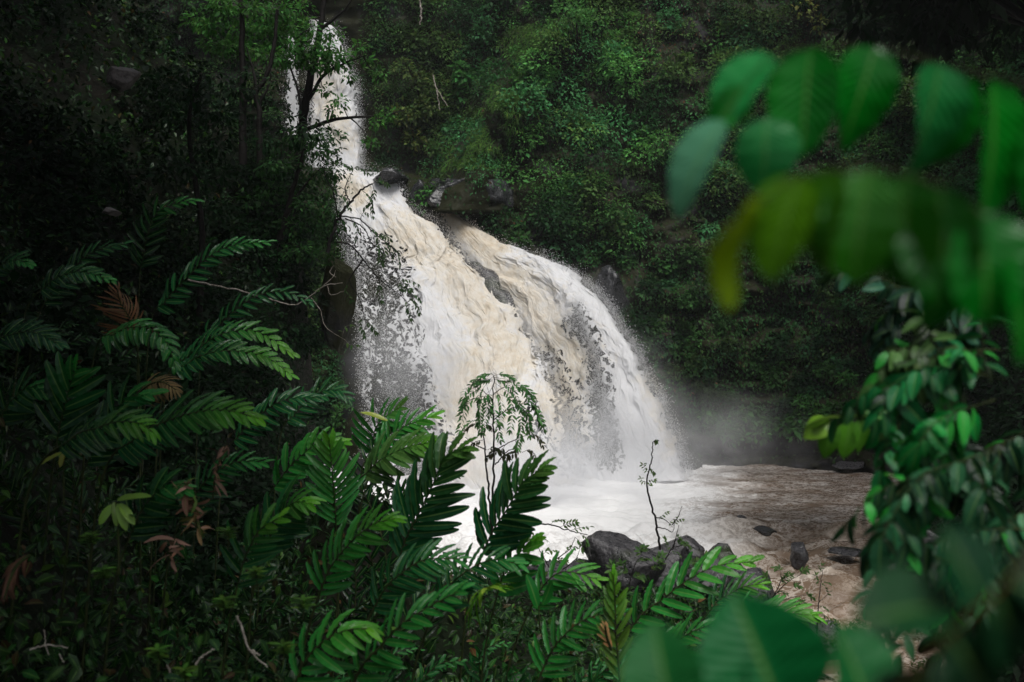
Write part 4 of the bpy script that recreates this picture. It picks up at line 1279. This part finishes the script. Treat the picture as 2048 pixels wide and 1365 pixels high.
def bare_twig(label, pth, d, r, mat=M_TWIG):
    m = MB()
    for k, q in enumerate(pth):
        c = catmull([P(x, y, d) for x, y in q], 16)
        c[1:-1] += RS.randn(14, 3) * r * 0.4
        tube(m, c, [r * (1 if k == 0 else 0.6), r * 0.5], 6)
    b = P(*pth[0][0], d)
    o = m.build("bare_twig", mat, base=b)
    o.location = [float(q) for q in b]
    tag(o, label, "twig")


bare_twig("pale bare twig slanting down through the dark undergrowth", [[(474, 1232), (487, 1265), (500, 1300), (535, 1335)], [(500, 1300), (520, 1310)]], 5.0, 0.007)
bare_twig("short whitish twig near the bottom left of centre", [[(392, 1330), (402, 1315), (428, 1300)]], 4.8, 0.006)
bare_twig("white forked twig at the bottom border left", [[(352, 1365), (340, 1345), (334, 1330)], [(345, 1355), (375, 1348)]], 4.7, 0.007)
bare_twig("thin grey twigs tangled at lower far left", [[(60, 1300), (95, 1290), (135, 1296)], [(88, 1260), (92, 1295), (98, 1310)], [(118, 1308), (128, 1325)]], 4.9, 0.005)
bare_twig("long thin liana hanging in the dark on the left slope", [[(245, 330), (262, 380), (268, 430), (272, 500), (270, 560)], [(335, 315), (350, 350), (352, 385), (345, 410)]], 14.0, 0.007, M_BARK)
bare_twig("whitish hanging root high on the rock wall near the top", [[(838, -20), (842, 20), (840, 50)]], 52.0, 0.07)
bare_twig("pale fallen stem leaning in the yellowing wall tree", [[(866, 150), (874, 185), (880, 220)], [(868, 170), (895, 212)]], 52.5, 0.045)

# bright drooping broad leaves at lower left
def herb(label, spots, d, L, W, col, stem=None, name="leafy_herb", seed=3, tpl=T_STRAP):
    rs = np.random.RandomState(seed)
    m, ml = MB(), MB()
    b = P(*stem[0], d)
    t = thing(name, label, "plant", b)
    tube(m, catmull([P(x, y, d) for x, y in stem], 14), [0.007, 0.004], 5)
    m.build("stem", M_STEM, t, base=b)
    for (x0, y0, x1, y1) in spots:
        p0, p1 = P(x0, y0, d), P(x1, y1, d - 0.04)
        add_leaves(ml, p0[None], (p1 - p0)[None], (A([0.1, -0.6, 0.7]) + rs.randn(3) * 0.25)[None], np.linalg.norm(p1 - p0), W, jitter(1, col, 0.15, rs), tpl, 0.15)
    ml.build("foliage", M_GINGER, t, base=b)


herb("broad lime green leaves drooping together at lower left", [(228, 1005, 236, 1052), (236, 1008, 252, 1062), (240, 1008, 270, 1048), (225, 1010, 195, 1050), (240, 1000, 300, 985), (235, 1000, 270, 990)], 5.4, 0.2, 0.05, (0.12, 0.22, 0.03), [(238, 1150), (236, 1060), (232, 1004)])
herb("two yellow leaves on a thin stem in the far left shade", [(128, 905, 118, 935), (132, 902, 165, 915), (125, 905, 68, 930), (130, 900, 150, 898)], 6.6, 0.2, 0.035, (0.16, 0.17, 0.02), [(128, 1010), (127, 950), (128, 902)], seed=5)
herb("yellow leaf held upright near the grey torn water", [(775, 842, 722, 818)], 11.0, 0.3, 0.08, (0.30, 0.30, 0.03), [(790, 900), (780, 860), (775, 842)], seed=6)
herb("upright dark paddle leaf left of the star shaped ginger tip", [(1075, 1215, 1058, 1150), (1085, 1210, 1110, 1160)], 7.0, 0.3, 0.08, GL, [(1080, 1260), (1078, 1235), (1078, 1212)], seed=8)

for k, (x_, y_, d_, lab) in enumerate(((205, 1140, 4.9, "tiny light green seedling in the dark at lower left"), (315, 1300, 4.6, "seedling with a whorl of leaves near the bottom left"), (445, 1200, 4.8, "light green seedling beside the slanting pale twig"), (510, 1140, 5.2, "star leaved seedling left of the dusky ginger"), (565, 1290, 4.7, "yellow green seedling at the bottom left of centre"),
                                     (368, 1340, 4.5, "lime seedling at the bottom border"), (605, 1200, 5.2, "upright seedling with lime leaves in the clump's left part"), (180, 1070, 5.4, "yellowish seedling beneath the lime drooping leaves"), (455, 1060, 5.8, "small fresh sprig beside the dying pink frond"))):
    rs = np.random.RandomState(900 + k)
    b = P(x_, y_ + 40, d_)
    t = thing("seedling", lab, "plant", b)
    m, ml = MB(), MB()
    c = catmull([b, P(x_ + 3, y_ + 20, d_), P(x_, y_, d_)], 10)
    tube(m, c, [0.004, 0.002], 5)
    for j in range(5):
        pz = c[5 + j // 1 if 5 + j < 10 else 9]
        nn_ = 4
        aa = rs.rand() * 6 + np.arange(nn_) * 1.57
        dd = np.stack([np.cos(aa), np.sin(aa), 0.35 + 0 * aa], -1)
        add_leaves(ml, np.repeat(pz[None], nn_, 0), dd, A([[0, -0.2, 1]] * nn_), rs.uniform(0.05, 0.085, nn_), 0.022, jitter(nn_, (0.04, 0.10, 0.012), 0.35, rs), T_MID, 0.2)
    m.build("stem", M_STEM, t, base=b)
    ml.build("foliage", M_LEAFN, t, base=b)

# saplings and sprigs standing against the water
D = 13.0
um = [(985, 762), (960, 770), (935, 795), (922, 830)], [(988, 758), (1010, 768), (1030, 790), (1042, 820)], [(990, 755), (1030, 765), (1060, 800), (1085, 850)], [(982, 758), (962, 785), (956, 820), (955, 850)], \
    [(985, 770), (975, 800), (972, 830), (970, 855)], [(986, 770), (998, 795), (1003, 820), (1000, 850)], [(988, 840), (1012, 822), (1040, 812), (1062, 800)], [(1040, 812), (1042, 840), (1040, 870), (1035, 895)], \
    [(985, 850), (955, 840), (935, 848), (920, 865)], [(990, 752), (980, 748), (960, 752)], [(988, 752), (1005, 748), (1025, 755)], [(1050, 800), (1070, 815), (1080, 845)], [(945, 785), (930, 800), (925, 815)], [(1030, 770), (1050, 775), (1066, 790)]
um2 = [[(986, 775), (965, 800), (960, 835), (962, 865)], [(988, 765), (1018, 790), (1024, 830), (1020, 860)], [(986, 790), (945, 800), (926, 830), (920, 860)], [(988, 785), (1035, 805), (1056, 840), (1060, 870)],
       [(986, 760), (950, 765), (930, 785), (924, 805)], [(988, 758), (1045, 780), (1075, 820), (1088, 858)], [(986, 800), (990, 830), (996, 860), (1000, 880)], [(987, 754), (975, 760), (950, 760)], [(987, 754), (1000, 762), (1018, 762)], [(1040, 812), (1055, 830), (1058, 860)], [(975, 775), (980, 800), (978, 830)]]
twiggy("sapling", "slim sapling with an umbrella of drooping leaves against the white cascade", "tree",
       [[(984, 1090), (986, 1000), (988, 900), (986, 820), (987, 752)], [(988, 840), (1015, 820), (1045, 810)], [(986, 800), (960, 780), (940, 790)], [(986, 790), (1010, 775), (1040, 785)]],
       list(um) + um2, D, 0.088, 0.36, (0.05, 0.14, 0.04), 0.018, 0.006, npair=12, seed=21, droop=0.22)
twiggy("sapling", "second thinner sapling with small brownish leaves leaning beside the umbrella shaped one", "tree",
       [[(984, 1080), (975, 960), (968, 880), (958, 850)], [(986, 905), (1010, 890), (1030, 880), (1055, 870)], [(972, 900), (950, 890), (930, 875)], [(990, 930), (1020, 900), (1045, 905)]],
       [[(958, 850), (945, 848), (932, 858)], [(962, 860), (975, 850), (985, 860)], [(1055, 870), (1075, 872), (1085, 890)], [(1030, 880), (1035, 900), (1020, 910)], [(968, 880), (950, 885), (940, 895)], [(1010, 890), (1005, 905), (1015, 915)], [(1000, 900), (985, 905), (975, 915)], [(1045, 905), (1060, 900), (1070, 915)], [(975, 900), (990, 895), (1000, 900)]],
       D + 0.3, 0.085, 0.36, (0.040, 0.045, 0.018), 0.018, 0.009, npair=6, seed=22)
twiggy("bare_sapling", "tall almost bare twig leaning over the bank boulders", "twig",
       [[(1320, 1100), (1314, 1060), (1308, 1030), (1296, 985), (1294, 960), (1303, 920), (1306, 888), (1318, 882)], [(1311, 1035), (1330, 1040), (1345, 1055)], [(1313, 1055), (1330, 1058), (1345, 1064), (1350, 1045)], [(1345, 1050), (1358, 1030), (1364, 1012)], [(1345, 1100), (1352, 1075), (1358, 1050)]],
       [[(1294, 965), (1284, 962), (1282, 958)], [(1295, 975), (1303, 962), (1308, 960)], [(1297, 945), (1290, 938), (1286, 930)], [(1298, 935), (1304, 940), (1308, 945)], [(1345, 1050), (1355, 1040), (1364, 1038)], [(1318, 1040), (1328, 1028), (1334, 1024)], [(1318, 882), (1314, 880), (1312, 884)], [(1348, 1052), (1340, 1046), (1352, 1034)]],
       16.0, 0.07, 0.4, (0.05, 0.09, 0.02), 0.020, 0.009, npair=4, seed=23)
twiggy("shrub", "arching twig with tiny leaves left of the tall angular boulder", "shrub",
       [[(1030, 1100), (1036, 1070), (1060, 1052), (1100, 1050), (1140, 1062), (1175, 1070)], [(1105, 1150), (1085, 1110), (1070, 1085)], [(1110, 1120), (1140, 1098), (1150, 1075)], [(1125, 1140), (1150, 1120), (1160, 1100)]],
       [[(1100, 1050), (1110, 1042), (1125, 1040)], [(1120, 1055), (1135, 1048), (1150, 1046)], [(1140, 1062), (1160, 1056), (1180, 1054)], [(1160, 1068), (1170, 1075), (1176, 1085)], [(1060, 1052), (1062, 1065), (1056, 1078)], [(1070, 1085), (1080, 1075), (1092, 1080)], [(1085, 1110), (1098, 1100), (1110, 1102)], [(1130, 1105), (1140, 1095), (1152, 1096)], [(1040, 1068), (1030, 1075), (1026, 1090)], [(1150, 1075), (1160, 1085), (1165, 1100)],
        [(1090, 1120), (1080, 1128), (1070, 1125)], [(1065, 1100), (1055, 1105), (1050, 1118)], [(1145, 1125), (1160, 1120), (1170, 1125)], [(1110, 1130), (1120, 1120), (1130, 1122)]],
       15.0, 0.085, 0.42, (0.045, 0.095, 0.022), 0.016, 0.009, npair=5, seed=24, droop=0.1)
twiggy("shrub", "small leafy sprig among the boulders at the twig's foot", "shrub", [[(1330, 1120), (1345, 1095), (1352, 1080)], [(1345, 1095), (1368, 1092), (1375, 1100)]],
       [[(1345, 1100), (1335, 1090), (1330, 1080)], [(1352, 1080), (1358, 1075), (1362, 1085)], [(1360, 1092), (1372, 1088), (1380, 1094)], [(1340, 1108), (1352, 1104), (1360, 1110)], [(1350, 1088), (1365, 1082), (1370, 1086)]], 17.5, 0.085, 0.4, (0.04, 0.085, 0.02), 0.012, 0.008, npair=5, seed=25, droop=0.1)
twiggy("shrub", "low green sprigs creeping over the boulders", "shrub", [[(1255, 1180), (1270, 1130), (1285, 1110)], [(1255, 1180), (1290, 1160), (1310, 1130)], [(1255, 1180), (1330, 1170), (1400, 1150), (1405, 1125)], [(1255, 1180), (1220, 1170), (1230, 1140)]],
       [[(1262, 1150), (1250, 1140), (1244, 1128)], [(1270, 1130), (1280, 1120), (1292, 1118)], [(1285, 1112), (1280, 1102), (1288, 1096)], [(1300, 1145), (1312, 1135), (1322, 1130)], [(1310, 1130), (1318, 1118), (1325, 1112)], [(1403, 1135), (1395, 1125), (1385, 1122)], [(1405, 1125), (1412, 1115), (1420, 1114)], [(1228, 1150), (1222, 1140), (1225, 1130)], [(1262, 1160), (1275, 1152), (1285, 1155)]],
       19.0, 0.13, 0.42, (0.04, 0.085, 0.02), 0.012, 0.008, npair=6, seed=26, droop=0.1)
twiggy("shrub", "loose leafy bush at the stream edge right of the ginger", "shrub", [[(1530, 1240), (1545, 1200), (1560, 1165), (1562, 1145)], [(1545, 1195), (1575, 1165), (1600, 1150), (1608, 1140)], [(1555, 1205), (1585, 1195), (1610, 1190)], [(1540, 1210), (1535, 1185), (1540, 1165)]],
       [[(1562, 1145), (1558, 1138), (1552, 1136)], [(1560, 1165), (1572, 1158), (1580, 1152)], [(1600, 1150), (1605, 1142), (1612, 1140)], [(1585, 1160), (1592, 1168), (1600, 1172)], [(1610, 1190), (1618, 1188), (1625, 1194)], [(1590, 1194), (1598, 1204), (1606, 1206)], [(1540, 1165), (1534, 1160), (1530, 1152)], [(1550, 1190), (1560, 1184), (1570, 1186)], [(1570, 1172), (1566, 1162), (1572, 1150)], [(1538, 1190), (1528, 1188), (1522, 1192)], [(1550, 1175), (1540, 1172), (1536, 1165)]],
       12.5, 0.075, 0.42, (0.04, 0.085, 0.022), 0.010, 0.006, npair=5, seed=27, droop=0.1)
twiggy("shrub", "single upright sprig with small leaf whorls beside the rapids", "shrub", [[(1634, 1275), (1636, 1220), (1640, 1180), (1645, 1140)], [(1637, 1205), (1648, 1196), (1655, 1190)]],
       [[(1645, 1145), (1640, 1138), (1644, 1132)], [(1641, 1165), (1634, 1160), (1632, 1152)], [(1640, 1172), (1650, 1166), (1656, 1166)], [(1652, 1192), (1658, 1186), (1655, 1180)], [(1637, 1215), (1645, 1212), (1652, 1218)], [(1636, 1230), (1642, 1228), (1648, 1230)]], 13.0, 0.07, 0.4, (0.04, 0.075, 0.02), 0.009, 0.005, npair=3, seed=28, droop=0.1)
rs = np.random.RandomState(5)
fl = []
for k in range(46):
    x_ = rs.uniform(1660, 1960); y_ = 1250 + (x_ - 1660) * 0.22 + rs.uniform(-15, 105)
    fl.append([(x_, y_), (x_ + rs.uniform(-8, 8), y_ - rs.uniform(8, 16)), (x_ + rs.uniform(-18, 18), y_ - rs.uniform(14, 28))])
twiggy("shrub", "fine leaved straggling bush in front of the rapids at bottom right", "shrub", [[(1760, 1400), (1740, 1330), (1700, 1270), (1690, 1250)], [(1750, 1360), (1800, 1310), (1830, 1290)], [(1740, 1330), (1710, 1310), (1680, 1290)], [(1770, 1380), (1850, 1340), (1900, 1310)]],
       fl, 11.0, 0.05, 0.34, (0.035, 0.06, 0.018), 0.010, 0.004, npair=5, seed=29, droop=0.1)

# ------------------------------------------------------------------ leaves close to the lens
def near_leaf(t, base, x0, y0, x1, y1, w, d, col, seed, n=(0.0, -0.8, 0.6), bend=0.12, tpl=T_BIG, lmat=None):
    rs = np.random.RandomState(seed)
    p0, p1 = P(x0, y0, d), P(x1, y1, d)
    m = MB()
    L = np.linalg.norm(p1 - p0)
    add_leaves(m, p0[None], (p1 - p0)[None], (A(n) + rs.randn(3) * 0.22)[None], L * 1.10, 1.12 * 1.14 * w / FPX * d, jitter(1, col, 0.10, rs), tpl, 0.12 + 0.25 * rs.rand(), rs.randn() * 0.45)
    m.build("leaf", lmat or M_SPRAY, t, base=base)


SG = (0.002, 0.145, 0.008)
SB = (0.016, 0.20, 0.045)
SY = (0.20, 0.32, 0.004)


def near_spray(label, stem, leaves, d, r=0.0011, name="leaf_spray", smat=None, tpl=T_BIG, lmat=None):
    b = P(*stem[0], d)
    t = thing(name, label, "branch", b)
    m = MB()
    tube(m, catmull([P(x, y, d) for x, y in stem], 30), [r * 1.3, r * 0.7], 6)
    m.build("stem", smat or M_STEM, t, base=b)
    for k, l in enumerate(leaves):
        x0, y0, x1, y1, w, col = l[:6]
        near_leaf(t, b, x0, y0, x1, y1, w, d + (l[7] if len(l) > 7 else 0), col, int(x0 + y1), l[6] if len(l) > 6 else (0, -0.7, 0.7), tpl=tpl, lmat=lmat)


near_spray("large blurred spray of broad green leaves hanging in from the upper right", [(2140, 190), (2000, 160), (1880, 128), (1750, 96), (1620, 96), (1545, 112), (1490, 170), (1450, 238)],
           [(1548, 112, 1412, 222, 92, SB, (0.4, -0.5, 0.9)), (1450, 240, 1322, 398, 88, (0.08, 0.27, 0.15), (-.3, -0.6, 0.8)), (1530, 236, 1536, 372, 100, SB, (0, -0.9, .5)), (1490, 175, 1425, 262, 60, SG, (.3, -.9, .2)),
            (1622, 94, 1598, 296, 112, SG, (-.35, -.7, .6)), (1752, 92, 1694, 286, 116, SG, (-.4, -.75, .5)), (1880, 126, 1846, 366, 160, SB, (0.15, -.85, .5)), (1985, 158, 2006, 416, 150, SG, (0.5, -.8, .35)), (1940, 150, 1925, 330, 90, A(SG) * .7, (.6, -.7, .1), 0.05), (2100, 180, 2110, 420, 150, SG)], 1.0)
near_spray("blurred arching spray of yellowish green leaves below the larger one", [(2080, 560), (1990, 450), (1900, 385), (1810, 350), (1700, 338), (1610, 346), (1530, 395), (1460, 470), (1415, 560)],
           [(1535, 392, 1412, 585, 130, SY, (-.6, -.5, .7)), (1600, 350, 1530, 545, 122, (0.07, 0.20, 0.006), (-.55, -.5, .7)), (1665, 340, 1622, 545, 120, (0.035, 0.16, 0.006), (-.6, -.5, .6)), (1735, 338, 1706, 560, 124, (0.018, 0.14, 0.006), (-.6, -.5, .6)),
            (1810, 350, 1800, 575, 128, (0.012, 0.12, 0.006), (-.6, -.5, .6)), (1880, 375, 1892, 600, 130, (0.008, 0.10, 0.006), (-.6, -.5, .6)), (1960, 425, 1990, 640, 150, SG, (-.3, -.8, .5)), (2030, 500, 2070, 720, 150, SG, (.3, -.8, .5)), (1900, 470, 1880, 660, 130, A(SG) * 0.7, (.3, -.9, .1), 0.06)], 0.72)
near_spray("blurred round leaves poking up from the bottom border", [(1700, 1500), (1620, 1430), (1500, 1390), (1400, 1380)],
           [(1340, 1420, 1305, 1262, 130, (0.010, 0.10, 0.022), (0, -.5, .9)), (1560, 1420, 1478, 1210, 210, (0.003, 0.085, 0.020), (-.2, -.6, .8)), (1740, 1420, 1690, 1262, 150, (0.008, 0.09, 0.022), (0.1, -.6, .8)), (1470, 1420, 1530, 1260, 150, (0.008, 0.085, 0.02), (.4, -.7, .4), 0.03)], 0.80, lmat=M_SHADE)
near_spray("blurred leaves and brownish stem at the bottom right corner", [(1790, 1400), (1850, 1320), (1920, 1250), (2000, 1180), (2080, 1090)],
           [(1905, 1215, 1722, 1222, 140, (0.0055, 0.0440, 0.0121), (0, -.6, .9)), (1960, 1200, 1900, 1060, 120, (0.0044, 0.0385, 0.0138), (.3, -.7, .5)), (1990, 1190, 2050, 1330, 150, (0.0033, 0.0275, 0.0077), (.3, -.8, .3)), (1900, 1270, 1990, 1400, 170, (0.0033, 0.0275, 0.0077), (.2, -.9, .2)), (1850, 1330, 1840, 1450, 150, (0.0033, 0.0275, 0.0077)), (2020, 1160, 2120, 1200, 130, (0.0044, 0.0330, 0.0110))], 0.55, 0.0014, smat=M_STEMY, lmat=M_SHADE)

# softer branches a few steps away on the right
def mid_spray(label, stem, n, d, Lpx, col, seed, droop=0.6, bright=None):
    """branch with paired leaves a couple of metres away; every leaf its own mesh"""
    rs = np.random.RandomState(seed)
    d = d * 1.3
    c = catmull([P(p[0], p[1], d + (p[2] if len(p) > 2 else 0)) for p in stem], 40)
    b = c[0]
    t = thing("leafy_branch", label, "branch", b)
    m = MB()
    tube(m, c, [0.0024, 0.0012], 6)
    tg = nrm(np.gradient(c, axis=0))
    up = A([-0.1, -0.5, 0.9])
    twigs = [c[6:]]
    for k in range(8):
        i = int(6 + 4.1 * k)
        dr = nrm(tg[i] * 0.7 + A([rs.uniform(-0.1, 0.7), rs.uniform(-0.4, 0.4), rs.uniform(-1.0, 0.3)]))
        ln = rs.uniform(90, 190) / FPX * d
        q = catmull([c[i], c[i] + dr * ln * 0.5, c[i] + dr * ln + A([0, 0, -0.25 * ln])], 12)
        tube(m, q, [0.0016, 0.0008], 5)
        twigs.append(q)
    m.build("stem", M_STEM, t, base=b)
    for w, q in enumerate(twigs):
        tq = nrm(np.gradient(q, axis=0))
        nl = n + 7 if w == 0 else 11
        for k in range(nl):
            f = 0.12 + 0.88 * k / (nl - 1)
            i = int(f * (len(q) - 1))
            sg = (1 if k % 2 else -1) if k < nl - 1 else 0
            side = nrm(np.cross(tq[i], up)) * sg
            dr = nrm(tq[i] * (0.45 if sg else 1) + side * 0.75 + A([0, 0, -droop]) + rs.randn(3) * 0.28)
            L = Lpx * 0.66 / FPX * d * math.exp(rs.randn() * 0.2)
            ml = MB()
            cc = bright if (bright is not None and rs.rand() > 0.5) else A((0.02, 0.24, 0.03)) if rs.rand() < 0.08 else A(col) * 0.60 * math.exp(rs.randn() * 0.6)
            add_leaves(ml, q[i][None], dr[None], (up + rs.randn(3) * 0.45)[None], L, L * 0.40, jitter(1, cc, 0.2, rs), T_BIG, 0.25, rs.randn() * 0.4)
            ml.build("leaf", M_MID, t, base=b)


MG = (0.006, 0.150, 0.026)
ML_ = (0.010, 0.150, 0.040)
near_spray("twig tip with lime green leaflets reaching over the brown pool", [(1900, 845), (1800, 838), (1730, 836), (1690, 834), (1655, 838)],
           [(1692, 836, 1608, 832, 27, (0.16, 0.30, 0.05), (0, -.3, 1)), (1660, 842, 1610, 872, 36, (0.13, 0.27, 0.02), (-.3, -.7, .6)), (1668, 844, 1646, 916, 34, (0.07, 0.22, 0.015), (.3, -.8, .4)), (1702, 840, 1688, 914, 36, (0.08, 0.25, 0.015), (-.2, -.85, .4)), (1740, 836, 1690, 830, 24, (0.12, 0.26, 0.06), (0, -.2, 1)), (1765, 838, 1750, 905, 34, MG, (.2, -.8, .4)), (1722, 836, 1722, 905, 30, (0.06, 0.2, 0.015), (.3, -.8, .4)), (1790, 838, 1800, 900, 32, MG, (.2, -.8, .4)), (1780, 836, 1730, 818, 28, (0.08, 0.22, 0.04), (0, -.3, 1)), (1655, 838, 1622, 852, 30, (0.15, 0.30, 0.03), (-.2, -.5, .8))], 3.0, 0.002, tpl=T_LANCE)
mid_spray("upper leafy branch with a small yellowed leaf against the dark wall", [(2000, 700), (1900, 700), (1840, 690), (1775, 705)], 9, 2.1, 75, (0.05, 0.11, 0.03), 2)
mid_spray("highest soft branch of dull blue green leaves on the right", [(2010, 640), (1900, 600), (1830, 580), (1770, 575)], 10, 2.3, 80, (0.018, 0.07, 0.04), 3)
mid_spray("branch with pale edged leaves over the middle of the right side", [(2010, 760), (1900, 740), (1820, 755), (1765, 780)], 11, 2.0, 78, ML_, 4)
mid_spray("hanging branch of ribbed leaves right of the lime leaflets", [(1990, 800), (1900, 830), (1850, 860), (1815, 890)], 11, 1.9, 85, MG, 5)
mid_spray("drooping branch of ribbed leaves above the rapids", [(2000, 900), (1900, 930), (1840, 950), (1775, 1005)], 12, 1.8, 88, (0.02, 0.10, 0.04), 6)
mid_spray("deep shaded branch along the right border", [(2100, 820), (2040, 870), (1980, 900), (1920, 980)], 11, 2.2, 85, (0.010, 0.05, 0.02), 7)
mid_spray("dark branch of small leaves over the black boulder", [(2080, 1060), (1980, 1060), (1890, 1080), (1820, 1110)], 12, 2.0, 72, (0.014, 0.07, 0.03), 8)
mid_spray("lower dark branch hanging behind the corner leaves", [(2100, 1000), (2020, 1040), (1960, 1100), (1900, 1180)], 12, 2.1, 80, (0.010, 0.055, 0.02), 9)
mid_spray("short branch in front of the lower right boulder", [(2000, 1150), (1920, 1130), (1850, 1120), (1780, 1160)], 9, 1.9, 70, (0.016, 0.08, 0.03), 10)

# dark growth of the right bank behind those branches
mb = MB()
rs = np.random.RandomState(77)
for k in range(150):
    y_ = rs.uniform(14, 44)
    xb = float(np.interp(y_, [-6, 10, 17, 24, 32, 45, 60], [9.5, 8.6, 7.6, 9.3, 13.5, 17.5, 19]))
    x_ = xb + 0.9 + abs(rs.randn()) * 2.4
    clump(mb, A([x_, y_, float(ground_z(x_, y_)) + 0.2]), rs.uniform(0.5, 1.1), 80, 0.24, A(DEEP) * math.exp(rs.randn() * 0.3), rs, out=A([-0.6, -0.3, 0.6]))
tag(mb.build("bank_vegetation", M_LEAF), "dark bushes on the shaded right bank", "vegetation", kind="stuff")

# ------------------------------------------------------------------ mist at the foot of the falls
def mist_mat(k_den):
    m, N, L, out = new_mat("mist_volume")
    tc = N.new("ShaderNodeTexCoord")
    gr = N.new("ShaderNodeTexGradient"); gr.gradient_type = 'SPHERICAL'
    L.new(tc.outputs['Object'], gr.inputs[0])
    n1 = noise_n(N, L, 0.45, 5, 0.62, N.new('ShaderNodeNewGeometry').outputs['Position'])
    den = math_n(N, L, 'MULTIPLY', math_n(N, L, 'POWER', gr.outputs['Fac'], 1.5), math_n(N, L, 'MULTIPLY', math_n(N, L, 'SUBTRACT', n1, 0.36, True), k_den))
    pv = N.new("ShaderNodeVolumePrincipled")
    pv.inputs['Color'].default_value = (0.92, 0.93, 0.96, 1)
    L.new(den, pv.inputs['Density'])
    L.new(pv.outputs[0], out.inputs['Volume'])
    return m


v, f = ico(3)
for k, (c, s, lab) in enumerate(((P(1120, 960, 38.5), (7.5, 5.5, 3.4), "white mist boiling at the foot of the main cascade"), (P(1400, 905, 44.0), (6.5, 3.0, 3.6), "thin grey mist drifting right along the dark wall"), (P(900, 720, 43.5), (3.0, 2.0, 6.0), "soft white spray hanging before the middle of the main cascade"), (P(1255, 830, 42.5), (3.2, 1.8, 4.2), "soft grey spray around the foot of the right-hand cascade"), (P(775, 740, 43.6), (2.4, 1.5, 4.6), "soft veil of spray over the torn dark left part of the cascade"), (P(1130, 620, 46.5), (4.6, 1.5, 2.6), "light spray smoking off the shoulder of the right-hand cascade"))):
    mm = MB(); mm.add(v, f)
    o = mm.build("mist", mist_mat((3.0, 1.3, 2.2, 2.2, 1.6, 1.0)[k]))
    o.location = [float(q) for q in c]
    o.scale = s
    tag(o, lab, "mist", kind="stuff")

# ------------------------------------------------------------------ damp air in the gorge
m, N, L, out = new_mat("damp_air")
pv = N.new("ShaderNodeVolumePrincipled")
pv.inputs['Color'].default_value = (0.90, 0.94, 0.97, 1)
pv.inputs['Density'].default_value = 0.0003
L.new(pv.outputs[0], out.inputs['Volume'])
v = A([[x, y, z] for z in (-9.0, 50.0) for y in (-12.0, 74.0) for x in (-50.0, 60.0)])
mb = MB()
mb.add(v, A([[0, 2, 3, 1], [4, 5, 7, 6], [0, 1, 5, 4], [2, 6, 7, 3], [0, 4, 6, 2], [1, 3, 7, 5]]))
tag(mb.build("haze", m, smooth=False), "thin damp haze filling the gorge", "haze", kind="stuff")
